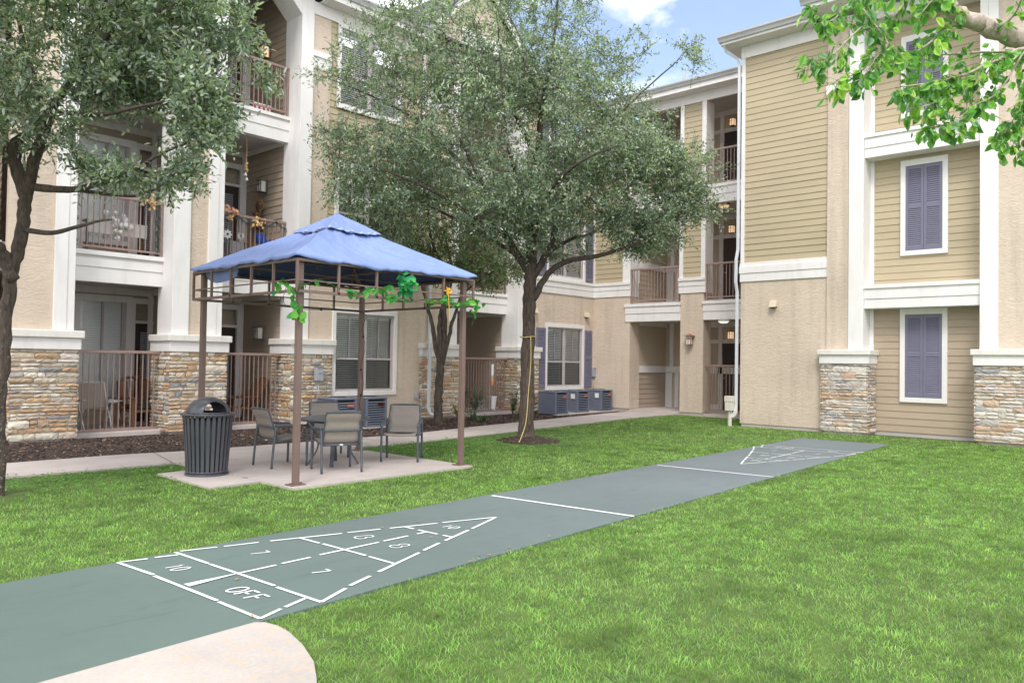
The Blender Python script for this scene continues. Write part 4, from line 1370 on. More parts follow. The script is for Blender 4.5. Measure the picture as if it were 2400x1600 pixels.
def rnd_unit(zb=0.0):
    v = Vector((random.gauss(0, 1), random.gauss(0, 1), random.gauss(0, 1) + zb)); return v.normalized()
vb = MB(); vl = MB(); vb.col = (.10, .20, .05)
vpaths = [[(5.10, 8.02, 2.02), (5.03, 8.0, 2.16), (5.02, 7.98, 2.30), (5.3, 7.93, 2.44), (5.6, 7.93, 2.37), (5.9, 7.93, 2.33), (6.2, 7.93, 2.40), (6.45, 7.92, 2.31), (6.7, 7.92, 2.27), (6.95, 7.93, 2.33), (7.2, 7.92, 2.30), (7.5, 7.92, 2.32), (7.75, 7.92, 2.33), (7.92, 7.94, 2.36), (7.97, 7.98, 2.28), (7.98, 8.0, 2.15), (7.95, 8.02, 2.02)],
          [(5.02, 7.98, 2.32), (5.0, 8.25, 2.40), (5.01, 8.4, 2.28)]]
for pth in vpaths:
    sp = smooth_path(pth, 6); vb.tube(sp, .0032, 5)
    for i in range(0, len(sp)):
        if random.random() < .62:
            c = random.choice(VG); s = random.uniform(.055, .095)
            dr = rnd_unit(-.4); put_leaf(vl, sp[i], dr, Vector((-.5, -.8, .3)) + rnd_unit() * .6, s, s * 1.05, c, True)
for bx, by, bz, n, s in ((6.62, 7.92, 2.52, 38, .085), (6.62, 7.92, 2.42, 20, .075), (5.08, 8.0, 2.02, 9, .10), (7.93, 7.97, 2.32, 12, .08), (7.32, 7.92, 2.36, 9, .07), (6.35, 7.92, 2.36, 6, .085)):
    for _ in range(n):
        p = Vector((bx + random.gauss(0, .062), by + random.gauss(0, .045), bz + random.gauss(0, .065)))
        c = random.choice(VG if bx != 6.62 else [(.02, .24, .10), (.03, .30, .13), (.05, .34, .08)])
        put_leaf(vl, p, rnd_unit(.1), Vector((-.5, -.7, .5)) + rnd_unit() * .7, s * random.uniform(.7, 1.1), s, c, True)
vo_ = vb.build('ivy_garland', M['plant'], color=True, smooth=True)
for i, _ in enumerate(vb.v): pass
tag(vo_, 'artificial green ivy garland strung along the front rails of the gazebo', 'garland')
vl.build('leaves', M['vine'], vo_, color=True, recalc=False)
fw = MB()
for _ in range(12):
    put_leaf(fw, Vector((7.36, 7.90, 2.47)), rnd_unit(.3), rnd_unit(), .06, .06, (.85, .5, .03))
fo = fw.build('flower', M['flower'], vo_, recalc=False)
rb = MB(); rb.tube([(7.37, 7.90, 2.44), (7.38, 7.89, 2.2), (7.40, 7.90, 2.06)], .006, 5); rb.build('ribbon', M['flower'], fo)

# ================================================================== TABLE AND CHAIRS
T = thing('patio_table', 'round dark metal patio table under the gazebo with four chairs around it', 'table', (6.52, 9.30, .03))
tt = MB(); R_ = .50
tt.lathe([(0, .660), (R_ - .03, .660), (R_, .650), (R_ + .004, .638), (R_ - .006, .628), (R_ - .04, .625), (0, .625)], 0, 0, 48)
tt.build('tabletop', M['slate'], T, local=True, smooth=True, bevel=.002)
rg = MB()
for r, z in ((.30, .60), (.20, .30)):
    rg.tube([(r * math.cos(2 * PI * k / 24), r * math.sin(2 * PI * k / 24), z) for k in range(25)], .011, 6, cap=False)
rg.build('ring', M['slate'], T, local=True, smooth=True)
for k in range(4):
    a = PI / 4 + k * PI / 2 + .1; c, s = math.cos(a), math.sin(a)
    lg = MB()
    pr = smooth_path([(.34, 0, .625), (.27, 0, .50), (.215, 0, .34), (.23, 0, .20), (.31, 0, .06), (.345, 0, .0)], 4)
    tan = Vector((-s, c, 0))
    for p, q in zip(pr, pr[1:]):
        lg.bar((p.x * c, p.x * s, p.z), (q.x * c, q.x * s, q.z), .055, .022, up=(c, s, 0.01))
    lg.build('leg', M['slate'], T, local=True)
def make_chair(label):
    t = thing('patio_chair', label, 'chair', (0, 0, 0), 0, 'sling patio chairs around the round table')
    W = .265
    for sx in (-1, 1):
        f1 = MB(); f1.tube(smooth_path([(sx * W, .25, 0), (sx * W, .255, .3), (sx * W, .25, .535)], 3), .0165, 8); f1.build('leg', M['slate'], t, local=True, smooth=True)
        r1 = MB(); r1.tube(smooth_path([(sx * W, -.27, 0), (sx * W, -.245, .3), (sx * W, -.215, .56)], 3), .0165, 8); r1.build('leg', M['slate'], t, local=True, smooth=True)
        ar = MB(); ar.tube(smooth_path([(sx * W, -.225, .575), (sx * W * 1.02, -.05, .57), (sx * W * 1.02, .15, .555), (sx * W, .262, .545), (sx * W, .275, .51)], 4), [.02] * 17, 8, sy=1.0)
        ar.build('armrest', M['slate'], t, local=True, smooth=True)
    fr = MB()
    for sx in (-1, 1):
        fr.tube(smooth_path([(sx * (W - .025), .24, .405), (sx * (W - .025), 0, .375), (sx * (W - .025), -.17, .36)], 4), .014, 8)
        fr.tube(smooth_path([(sx * (W - .03), -.16, .36), (sx * (W - .03), -.215, .50), (sx * (W - .035), -.275, .68), (sx * (W - .04), -.325, .79)], 4), .0145, 8)
    fr.tube([(-W, .235, .385), (W, .235, .385)], .013, 8)
    fr.tube([(-W, -.20, .36), (W, -.20, .36)], .015, 8)
    fr.tube(smooth_path([(-W, -.222, .55), (-.12, -.262, .55), (.12, -.262, .55), (W, -.222, .55)], 4), .013, 8)
    fr.tube(smooth_path([(-(W - .04), -.325, .79), (-.1, -.345, .797), (.1, -.345, .797), (W - .04, -.325, .79)], 4), .0145, 8)
    fr.build('frame', M['slate'], t, local=True, smooth=True)
    def sling(prof, w, nm):
        mb = MB(); rows = []
        P = smooth_path(prof, 6)
        for p in P:
            rows.append([mb.vert((w * u, p.y, p.z - .016 * (1 - u * u) if nm == 'seat' else p.z)) for u in np.linspace(-1, 1, 9)])
            if nm == 'backrest':
                for i, u in enumerate(np.linspace(-1, 1, 9)):
                    q = mb.v[rows[-1][i]]; mb.v[rows[-1][i]] = (q[0], q[1] - .016 * (1 - u * u), q[2])
        # padded welts
        for j, r in enumerate(rows):
            k = .006 * math.cos(2 * PI * j / (len(rows) - 1) * 3)
            for i in r:
                q = mb.v[i]; mb.v[i] = (q[0], q[1] + (k if nm == 'backrest' else 0), q[2] + (k if nm == 'seat' else 0))
        for a, b in zip(rows, rows[1:]):
            for i in range(8): mb.f.append([a[i], a[i + 1], b[i + 1], b[i]])
        o = mb.build(nm, M['sling'], t, local=True, smooth=True, recalc=False)
        md = o.modifiers.new('pad', 'SOLIDIFY'); md.thickness = .018; md.offset = 0
        return o
    sling([Vector((0, .255, .385)), Vector((0, .245, .405)), Vector((0, .1, .392)), Vector((0, -.08, .375)), Vector((0, -.165, .368))], W - .03, 'seat')
    sling([Vector((0, -.175, .39)), Vector((0, -.215, .51)), Vector((0, -.27, .66)), Vector((0, -.325, .785))], W - .035, 'backrest')
    lb = MB(); lb.box(-.022, .022, -.222, -.215, .352, .370); lb.build('maker_plate', M['whitepl'], t, local=True)
    return t
ch0 = make_chair('taupe sling patio chair nearest the camera, its back towards the lawn')
CH = [((6.18, 8.75), (.33, .94), None), ((5.90, 9.66), (1.0, -.06), 'taupe sling patio chair by the bin, seen from its side behind the front post'),
      ((7.53, 9.02), (-.74, -.67), 'taupe sling patio chair at the right edge of the slab, turned towards the lawn'),
      ((6.98, 10.12), (-.40, -.92), 'taupe sling patio chair on the far side of the table, mostly hidden by the tabletop')]
for i, (p, d, lab) in enumerate(CH):
    c = ch0 if i == 0 else copy_tree(ch0)
    c.location = (p[0], p[1], .032); c.rotation_euler = (0, 0, math.atan2(d[1], d[0]) - PI / 2)
    if lab: c['label'] = lab

# ================================================================== BIN
B = thing('litter_bin', 'dark slatted steel litter bin with a domed lid standing on the small pad', 'bin', (4.79, 9.56, .027))
ln = MB(); ln.lathe([(.0, .05), (.225, .05), (.262, .70), (.255, .70)], 0, 0, 28); ln.build('liner', M['liner'], B, local=True, smooth=True)
sl_ = MB()
nsl = 28
for k in range(nsl):
    a = 2 * PI * k / nsl; hw = .020
    P = []
    for z, r in ((.035, .250), (.30, .268), (.55, .288), (.72, .300), (.755, .312)):
        c, s = math.cos(a), math.sin(a)
        P.append([(c * r - s * hw, s * r + c * hw, z), (c * r + s * hw, s * r - c * hw, z), (c * (r - .007) + s * hw, s * (r - .007) - c * hw, z), (c * (r - .007) - s * hw, s * (r - .007) + c * hw, z)])
    idx = [[sl_.vert(q) for q in row] for row in P]
    for r0, r1 in zip(idx, idx[1:]):
        for j in range(4): sl_.f.append([r0[j], r0[(j + 1) % 4], r1[(j + 1) % 4], r1[j]])
sl_.build('slats', M['can'], B, local=True)
rm = MB()
for r, z, t in ((.252, .012, .014), (.252, .045, .010)):
    rm.tube([(r * math.cos(2 * PI * k / 40), r * math.sin(2 * PI * k / 40), z) for k in range(41)], t, 8, cap=False)
rm.lathe([(.0, .006), (.245, .006), (.245, .03), (0, .03)], 0, 0, 32)
rm.build('base', M['can'], B, local=True, smooth=True)
rm = MB(); rm.tube([(.318 * math.cos(2 * PI * k / 40), .318 * math.sin(2 * PI * k / 40), .762) for k in range(41)], .015, 8, cap=False); rm.build('rim', M['can'], B, local=True, smooth=True)
lid = MB()
nA, nR = 120, 36
# opening faces towards the camera-right
op = math.atan2(-9.56, -4.79) + .42
rows = []
for j in range(nR + 1):
    th = PI / 2 * j / nR
    rows.append([lid.vert((.262 * math.cos(th) * math.cos(2 * PI * k / nA), .262 * math.cos(th) * math.sin(2 * PI * k / nA), .775 + .205 * math.sin(th))) for k in range(nA)])
for j in range(nR):
    for k in range(nA):
        am = 2 * PI * (k + .5) / nA; da = (am - op + PI) % (2 * PI) - PI
        e = (j + .5) / nR
        inside = False
        for cdir in (0.0, PI):
            dd = (da - cdir + PI) % (2 * PI) - PI
            if .05 < e < .54 and abs(dd) < .62 * (1 - (max(0, e - .05) / .49) ** 2.6) ** .5: inside = True
        if inside: continue
        lid.f.append([rows[j][k], rows[j][(k + 1) % nA], rows[j + 1][(k + 1) % nA], rows[j + 1][k]])
lid.lathe([(.262, .775), (.305, .775), (.318, .768)], 0, 0, 48)
lo_ = lid.build('lid', M['can'], B, local=True, smooth=True, weld=True)
md = lo_.modifiers.new('shell', 'SOLIDIFY'); md.thickness = .008; md.offset = -1

# ================================================================== AIR CONDITIONERS
def make_ac():
    t = thing('air_conditioner', 'x', 'air conditioner', (0, 0, 0), 0, 'condenser units along the wall')
    W_, D_, H_ = .26, .29, .64
    b = MB(); b.box(-W_ + .03, W_ - .03, -D_ + .03, D_ - .03, .04, H_ - .03); co = b.build('core', M['acdark'], t, local=True)
    c = MB()
    for x in (-1, 1):
        for y in (-1, 1): c.box(x * W_ - .03, x * W_ + .03, y * D_ - .03, y * D_ + .03, .0, H_ - .02)
    c.box(-W_ - .02, W_ + .02, -D_ - .02, D_ + .02, .0, .05)
    c.build('corner_posts', M['ac'], t, local=True, bevel=.008)
    s = MB(); n = 10
    for i in range(n):
        z = .07 + (H_ - .13) * i / n
        for y in (-1, 1):
            s.face([(-W_, y * (D_ + .028), z), (W_, y * (D_ + .028), z), (W_, y * (D_ + .010), z + .024), (-W_, y * (D_ + .010), z + .024)])
            s.face([(-W_, y * (D_ + .028), z), (W_, y * (D_ + .028), z), (W_, y * (D_ + .004), z - .004), (-W_, y * (D_ + .004), z - .004)])
        s.face([(W_ + .028, -D_, z), (W_ + .028, D_, z), (W_ + .004, D_, z + .034), (W_ + .004, -D_, z + .034)])
    s.build('louvres', M['ac'], t, local=True, recalc=False)
    p = MB(); p.box(-W_ - .018, -W_ + .0, -D_ + .02, D_ - .02, .05, H_ - .03)
    for i in range(7): p.box(-W_ - .024, -W_ - .018, -D_ + .05, D_ - .05, .10 + i * .07, .115 + i * .07)
    p.build('side_panel', M['ac'], t, local=True, bevel=.006)
    l = MB(); l.box(-W_ - .035, W_ + .035, -D_ - .035, D_ + .035, H_ - .035, H_)
    l.lathe([(.24, H_), (.24, H_ + .014), (.21, H_ + .018), (.21, H_)], 0, 0, 24)
    l.build('lid', M['ac'], t, local=True, bevel=.012)
    f = MB()
    for r in (.06, .11, .16, .20): f.tube([(r * math.cos(2 * PI * k / 20), r * math.sin(2 * PI * k / 20), H_ + .012) for k in range(21)], .005, 5, cap=False)
    f.build('fan_grille', M['dark'], t, local=True)
    return t
ac = make_ac()
ACS = [((17.46, 14.24), 'slate grey condenser unit with a red badge, left of the three under the shuttered window', True),
       ((18.71, 14.42), 'slate grey condenser unit in the middle of the three under the shuttered window', False),
       ((19.91, 14.42), 'slate grey condenser unit nearest the corner, right of the three under the shuttered window', False),
       ((10.77, 14.10), 'slate grey condenser unit with a red badge, behind the gazebo under the blinds window', True),
       ((9.96, 14.10), 'slate grey condenser unit partly behind the far patio chair by the stone pier', False)]
for i, (p, lab, bd_) in enumerate(ACS):
    a = ac if i == 0 else copy_tree(ac)
    a.location = (p[0], p[1], .03); a['label'] = lab
    if bd_:
        q = MB(); q.box(.03, .20, -.33, -.318, .46, .51); q.build('badge', M['badge'], a, local=True)
    if i in (1, 2):
        q = MB(); q.box(-.31, -.29, -.22, -.08, .40, .54); q.build('rating_plate', M['whitepl'], a, local=True)
pd = sheet('condenser_pad', [(17.05, 13.75), (20.35, 13.95), (20.35, 14.98), (17.65, 14.98)], .026, M['concrete'], .1)
pd2 = sheet('condenser_pad', [(9.55, 13.65), (11.3, 13.65), (11.3, 14.85), (9.55, 14.85)], .026, M['concrete'], .1)
# ================================================================== TREES
def limb_mesh(mb, pts, r0, r1, n=9, k=4, flare=0.0):
    P = smooth_path(pts, k); L = len(P)
    R = []
    for i in range(L):
        t = i / (L - 1)
        r = r0 + (r1 - r0) * t
        if flare: r *= 1 + flare * math.exp(-t * 9)
        R.append(r * random.uniform(.95, 1.06))
    Q = []
    for i, p in enumerate(P):
        j = 0 if i in (0, L - 1) else min(r0, .05) * .25
        Q.append(p + Vector((random.uniform(-j, j), random.uniform(-j, j), 0)))
    mb.tube(Q, R, n)
    return Q, R

def leaves_np(name, base, direc, nrm, ln, wd, cols, mat, parent, fold=.18):
    """each leaf: 6 vertices, 4 triangles, folded on the midrib"""
    d = direc / np.linalg.norm(direc, axis=1, keepdims=True)
    n = nrm - d * np.sum(nrm * d, axis=1, keepdims=True)
    n /= np.maximum(np.linalg.norm(n, axis=1, keepdims=True), 1e-6)
    r = np.cross(d, n)
    l = ln[:, None]; w_ = wd[:, None] / 2
    v0 = base
    v1 = base + d * l * .38 + r * w_ + n * w_ * fold * 2
    v2 = base + d * l * .38 - r * w_ + n * w_ * fold * 2
    v3 = base + d * l * .75 + r * w_ * .72 + n * w_ * fold - n * l * .03
    v4 = base + d * l * .75 - r * w_ * .72 + n * w_ * fold - n * l * .03
    v5 = base + d * l - n * l * .08
    m_ = base + d * l * .55 - n * l * .01
    V = np.stack([v0, v1, v2, v3, v4, v5, m_], 1).reshape(-1, 3)
    k = np.arange(len(base))[:, None] * 7
    T = np.concatenate([k + np.array([[0, 1, 6]]), k + np.array([[1, 3, 6]]), k + np.array([[3, 5, 6]]), k + np.array([[0, 6, 2]]), k + np.array([[2, 6, 4]]), k + np.array([[4, 6, 5]])])
    C = np.repeat(cols, 7, axis=0)
    return build_np(name, V, T, mat, parent, C)

def unit(v): return v / np.maximum(np.linalg.norm(v, axis=-1, keepdims=True), 1e-6)

def make_tree(root, limbs, ells, pal, leaf_l=.055, leaf_w=.022, subs=6, per=13, bark='bark', spray=.30, seed=1, trunk_n=12, reject=None, gapthr=-.28, droop=0.0):
    rng = np.random.default_rng(seed); random.seed(seed)
    mb = MB()
    nodes = []; 
    for i, (pts, r0, r1, fl) in enumerate(limbs):
        Q, R = limb_mesh(mb, pts, r0, r1, trunk_n if i == 0 else 9, 5, fl)
        for q, r in zip(Q, R):
            if r < .085 or i > 0: nodes.append((q.x, q.y, q.z))
    mb.build('trunk', M[bark], root, smooth=True)
    NP = np.array(nodes)
    # cluster points
    pts = []
    for (c, rad, n) in ells:
        c = np.array(c); rad = np.array(rad)
        cnt = 0; tries = 0
        while cnt < n and tries < n * 12:
            tries += 1
            u = unit(rng.normal(size=3)); q = rng.random() ** (1 / 3.6)
            p = c + u * rad * q
            if mnoise.noise(Vector(p * .95) + Vector((seed * 7.3, 0, 0))) + .35 * mnoise.noise(Vector(p * 2.7)) < gapthr: continue
            if reject and reject(p): continue
            pts.append(p); cnt += 1
    pts = np.array(pts)
    dist = np.array([np.min(np.sum((NP - p) ** 2, 1)) for p in pts])
    pts = pts[np.argsort(dist)]
    tw = MB()
    grown = list(NP)
    GA = np.zeros((len(NP) + len(pts) * 3, 3)); GA[:len(NP)] = NP; gn = len(NP)
    B, D, NN, L, W, Cc = [], [], [], [], [], []
    for p in pts:
        i = int(np.argmin(np.sum((GA[:gn] - p) ** 2, 1)))
        a = GA[i]; v = p - a; dl = np.linalg.norm(v)
        if dl > .06:
            mid = a + v * .5 + rng.normal(size=3) * dl * .10 + np.array([0, 0, .06 * dl])
            q1 = a + v * .25 + (mid - a - v * .5) * .7
            r0 = min(.022, .005 + .008 * dl)
            tw.tube([a, q1, mid, p], [r0, r0 * .85, r0 * .65, .0035], 4, cap=False)
            GA[gn] = mid; GA[gn + 1] = p; gn += 2
        out = unit(v) if dl > .02 else unit(rng.normal(size=3))
        tone = rng.normal(1, .22)
        for s in range(subs):
            dr = unit(out * .75 + rng.normal(size=3) * .75 + np.array([0, 0, .22 - droop]))
            ln_ = spray * rng.uniform(.55, 1.25)
            e = p + dr * ln_ + np.array([0, 0, -.05 * ln_ * (1 + 3 * droop)])
            if s % 2 == 0: tw.tube([p, p + dr * ln_ * .5, e], [.0035, .0026, .0016], 3, cap=False)
            k = max(3, int(per * rng.uniform(.7, 1.3)))
            t = (np.arange(k) + rng.random(k) * .6) / k * .95 + .08
            bp = p + np.outer(t, e - p) + rng.normal(size=(k, 3)) * .008
            side = unit(np.cross(dr, unit(rng.normal(size=3))))
            sg = np.where(np.arange(k) % 2 == 0, 1, -1)[:, None]
            ld = unit(dr[None] * .65 + side[None] * sg * .8 + rng.normal(size=(k, 3)) * .35 + np.array([0, 0, -droop * .6]))
            B.append(bp); D.append(ld)
            NN.append(unit(rng.normal(size=(k, 3)) * .75 + np.array([0, 0, .8])))
            L.append(leaf_l * rng.uniform(.65, 1.25, k)); W.append(leaf_w * rng.uniform(.7, 1.25, k))
            ci = rng.integers(0, len(pal), k)
            Cc.append(np.array(pal)[ci] * .9 * (tone * rng.uniform(.75, 1.25, k))[:, None])
    tw.build('twigs', M[bark if bark != 'barkL' else 'bark'], root, smooth=True, recalc=False)
    leaves_np('crown', np.concatenate(B), np.concatenate(D), np.concatenate(NN), np.concatenate(L), np.concatenate(W), np.clip(np.concatenate(Cc), .004, 1), M['leaf'] if bark != 'barkP' else M['pear'], root)

OAK = [(.19, .255, .195), (.235, .295, .24), (.30, .345, .295), (.17, .245, .195), (.29, .345, .23), (.41, .44, .40), (.21, .285, .235), (.33, .36, .215), (.47, .50, .45), (.14, .20, .15)]
# --- tree at the left
T1 = thing('oak_tree', 'oak tree with lichen flecked trunk at the left edge of the lawn', 'tree', (2.56, 9.66, 0))
t1 = [([(2.51, 9.70, -.06), (2.516, 9.695, 0.461), (2.514, 9.68, 1.008), (2.535, 9.645, 1.556), (2.55, 9.61, 2.103), (2.59, 9.56, 2.5), (2.624, 9.504, 2.742), (2.646, 9.47, 3.062), (2.658, 9.449, 3.335)], .073, .062, .35),
      ([(2.58, 9.56, 2.30), (2.50, 9.54, 2.52), (2.389, 9.468, 2.656), (2.065, 9.373, 2.831), (1.671, 9.349, 3.186), (1.266, 9.487, 3.495)], .075, .02, 0),
      ([(2.650, 9.465, 3.2), (2.565, 9.542, 3.584), (2.546, 9.559, 3.743), (2.663, 9.574, 3.873), (2.786, 9.583, 4.024), (2.828, 9.677, 4.299), (2.764, 10.023, 4.94), (2.643, 10.279, 5.757)], .07, .015, 0),
      ([(2.652, 9.46, 3.2), (2.681, 9.265, 3.63), (2.722, 9.214, 3.811), (2.781, 9.14, 4.092), (2.909, 9.138, 4.39), (3.032, 9.141, 4.694), (3.196, 9.096, 5.117), (3.314, 9.096, 5.727)], .065, .012, 0),
      ([(2.675, 9.428, 3.30), (2.812, 9.132, 3.259), (2.942, 8.841, 3.242), (3.111, 8.505, 3.305), (3.265, 8.258, 3.398), (3.444, 7.981, 3.574), (3.645, 7.756, 3.708)], .045, .010, 0),
      ([(2.943, 8.841, 3.238), (3.292, 8.754, 3.227), (3.559, 8.756, 3.272), (3.788, 8.649, 3.424)], .022, .008, 0),
      ([(2.64, 9.47, 2.84), (2.792, 9.095, 2.788), (2.917, 8.734, 2.83), (3.031, 8.458, 2.878), (3.079, 8.257, 2.88)], .03, .008, 0),
      ([(2.909, 9.138, 4.39), (3.096, 8.622, 4.794), (3.131, 8.282, 4.921), (3.193, 8.067, 4.889), (3.377, 7.713, 4.961)], .028, .007, 0),
      ([(2.894, 9.155, 4.367), (3.414, 9.011, 4.96), (3.628, 8.92, 5.061), (3.821, 8.708, 5.065), (3.994, 8.514, 5.179), (4.265, 8.213, 5.271)], .026, .007, 0),
      ([(2.781, 9.20, 4.1), (2.967, 8.493, 3.953), (3.203, 7.935, 3.984), (3.439, 7.524, 4.084), (3.734, 7.339, 4.377)], .026, .007, 0),
      ([(2.828, 9.677, 4.299), (2.222, 9.444, 4.493), (1.788, 9.467, 4.755)], .028, .008, 0)]
def rej1(p):
    # keep the lower trunk clear of leaves
    r = p[0] * .6724 - p[1] * .7400
    lim = -3.25 if p[2] < 3.6 else -3.05 if p[2] < 4.5 else -2.72
    return (p[2] < 3.0) or (p[2] < 3.3 and p[0] < 3.0) or r > lim
make_tree(T1, t1, [((2.75, 9.2, 4.85), (1.75, 1.75, 1.35), 560), ((3.45, 8.05, 4.05), (.80, .85, .42), 135), ((3.3, 8.6, 5.1), (.95, 1.05, .75), 165), ((3.95, 8.05, 5.05), (.52, .5, .38), 48),
                   ((3.35, 8.3, 3.42), (.60, .7, .20), 50), ((1.7, 9.7, 4.2), (1.0, 1.0, .8), 150), ((2.7, 9.3, 5.9), (1.7, 1.7, .8), 150), ((4.45, 7.6, 4.55), (.16, .18, .07), 5)],
          OAK, .068, .026, 6, 9, 'barkL', .26, 3, 14, rej1, gapthr=-.12)
# --- middle tree
T2 = thing('oak_tree', 'large oak tree in a round mulch ring in the middle of the lawn', 'tree', (11.24, 9.80, 0))
t2 = [([(11.236, 9.815, .02), (11.244, 9.828, 0.271), (11.239, 9.807, 1.084), (11.228, 9.793, 1.896), (11.217, 9.778, 2.708), (11.221, 9.759, 3.196), (11.226, 9.746, 3.423)], .142, .112, .35),
      ([(11.232, 9.747, 3.15), (11.059, 9.926, 3.517), (10.852, 9.996, 3.823), (10.549, 10.018, 4.227), (10.261, 10.025, 4.618), (9.922, 10.084, 5.113), (9.533, 10.194, 5.743)], .085, .018, 0),
      ([(11.226, 9.746, 3.4), (11.229, 9.713, 4.333), (11.333, 9.715, 5.334), (11.36, 9.651, 6.398), (11.393, 9.433, 7.424), (11.441, 9.339, 8.726)], .11, .015, 0),
      ([(11.25, 9.73, 3.10), (11.429, 9.517, 3.59), (11.589, 9.477, 3.991), (11.752, 9.429, 4.544), (11.963, 9.324, 5.23), (12.251, 8.984, 5.9), (12.68, 8.492, 6.573), (13.183, 7.763, 7.377)], .075, .010, 0),
      ([(11.26, 9.72, 2.70), (11.374, 9.442, 3.174), (11.533, 9.111, 3.408), (11.827, 8.637, 3.5), (12.166, 8.109, 3.693), (12.495, 7.587, 4.041), (12.92, 6.956, 4.504)], .07, .010, 0),
      ([(11.429, 9.517, 3.59), (12.049, 9.42, 3.92), (12.648, 9.349, 4.118), (13.314, 9.196, 4.587)], .045, .01, 0),
      ([(11.059, 9.926, 3.517), (10.983, 10.593, 3.896), (10.858, 11.312, 4.291), (10.402, 12.096, 4.746), (9.808, 12.736, 5.165)], .045, .01, 0),
      ([(10.852, 9.996, 3.823), (9.851, 10.045, 4.165), (8.991, 10.236, 4.504), (8.36, 10.625, 4.741), (7.814, 11.219, 4.948)], .045, .009, 0),
      ([(11.229, 9.713, 4.333), (10.197, 9.339, 5.048), (9.562, 8.972, 5.803), (9.273, 8.817, 6.619)], .045, .01, 0),
      ([(11.258, 9.65, 5.309), (11.149, 10.467, 6.768), (10.521, 11.417, 7.924), (9.979, 11.98, 8.933)], .05, .01, 0),
      ([(10.261, 10.025, 4.618), (9.491, 10.834, 5.778), (8.905, 11.61, 6.346), (8.256, 12.311, 6.726)], .04, .008, 0),
      ([(11.242, 9.715, 3.846), (10.669, 8.836, 4.528), (10.378, 7.956, 4.863), (10.473, 7.251, 5.047)], .045, .009, 0)]
def rej2(p):
    # open sky between the crown and the right-hand building; bare lower trunk
    return p[2] < 3.3
make_tree(T2, t2, [((10.75, 10.1, 5.6), (2.5, 2.5, 1.75), 900), ((10.6, 10.3, 7.7), (2.1, 2.1, 1.6), 420), ((12.15, 8.35, 4.75), (1.55, 1.7, .80), 330), ((8.75, 11.4, 4.9), (1.15, 1.3, .85), 190),
                   ((12.0, 8.95, 6.7), (1.0, 1.1, .8), 90), ((9.2, 11.5, 7.0), (1.2, 1.2, 1.0), 130), ((12.3, 8.2, 3.95), (.9, 1.0, .35), 110), ((11.9, 7.9, 5.3), (.9, .9, .5), 60), ((13.1, 7.6, 7.2), (.35, .4, .35), 12), ((13.05, 7.3, 4.45), (.5, .5, .28), 40), ((12.9, 7.5, 5.1), (.7, .7, .45), 40), ((12.75, 8.3, 6.0), (.6, .6, .5), 26), ((12.6, 8.6, 7.6), (.5, .5, .5), 14), ((7.9, 11.9, 6.5), (.35, .35, .12), 7), ((8.1, 11.6, 5.3), (.5, .5, .4), 26),
                   ((10.1, 9.2, 4.25), (1.3, 1.1, .45), 130), ((9.0, 11.9, 3.9), (.7, .9, .5), 60), ((11.4, 9.6, 4.0), (1.4, 1.4, .55), 120)],
          OAK, .068, .026, 6, 9, 'bark', .36, 5, 14, rej2, gapthr=-.19)
tn = MB()
tp = smooth_path([(11.10, 9.62, 1.98), (11.09, 9.60, 1.5), (11.03, 9.60, .9), (10.92, 9.55, .4), (10.72, 9.50, .10), (10.62, 9.45, .05)], 5)
tn.tube(tp, .008, 6)
tn.tube([(11.228 + .155 * math.cos(2 * PI * k / 20), 9.793 + .155 * math.sin(2 * PI * k / 20), 1.98 + .01 * math.sin(k)) for k in range(21)], .008, 6, cap=False)
tag(tn.build('twine', M['twine'], smooth=True), 'yellow twine tied round the middle oak trunk and pegged to the mulch', 'rope')
# --- slim tree in the bed behind the gazebo
T3 = thing('bed_tree', 'slim three stemmed tree growing in the mulch bed behind the gazebo', 'tree', (12.28, 13.44, 0))
t3 = [([(12.284, 13.45, -.04), (12.279, 13.441, 0.464), (12.279, 13.425, 0.958), (12.286, 13.402, 1.451), (12.296, 13.387, 1.62)], .10, .095, .4),
      ([(12.275, 13.416, 1.40), (12.18, 13.502, 1.942), (12.098, 13.574, 2.532), (11.91, 13.613, 3.113), (11.717, 13.658, 3.687), (11.538, 13.688, 4.255), (11.419, 13.793, 5.028)], .06, .012, 0),
      ([(12.296, 13.387, 1.5), (12.254, 13.414, 2.141), (12.337, 13.457, 2.592), (12.469, 13.449, 2.948), (12.623, 13.409, 3.56), (12.5, 13.518, 4.36), (12.31, 13.553, 5.14)], .075, .014, 0),
      ([(12.31, 13.372, 1.5), (12.334, 13.326, 2.143), (12.3, 13.339, 2.932), (12.246, 13.373, 3.72), (12.064, 13.553, 4.308), (11.9, 13.547, 5.468), (11.918, 13.657, 6.081)], .07, .014, 0),
      ([(12.312, 13.372, 1.40), (12.403, 13.254, 2.046), (12.55, 13.223, 2.597), (12.735, 13.153, 3.054), (13.099, 12.89, 3.42), (13.5, 12.586, 3.791)], .055, .012, 0)]
PAL3 = [(.14, .20, .115), (.17, .235, .125), (.22, .27, .15), (.15, .21, .11), (.26, .285, .14)]
make_tree(T3, t3, [((12.0, 13.6, 5.1), (1.3, 1.2, 1.3), 220), ((13.3, 12.75, 3.75), (1.0, .9, .5), 100), ((11.5, 13.8, 4.0), (.6, .5, .6), 40), ((12.6, 13.4, 3.9), (.9, .8, .6), 70)],
          PAL3, .075, .038, 5, 8, 'bark', .30, 8, 12, lambda p: p[2] < 3.0 or p[1] > 14.75, gapthr=-.3, droop=.2)

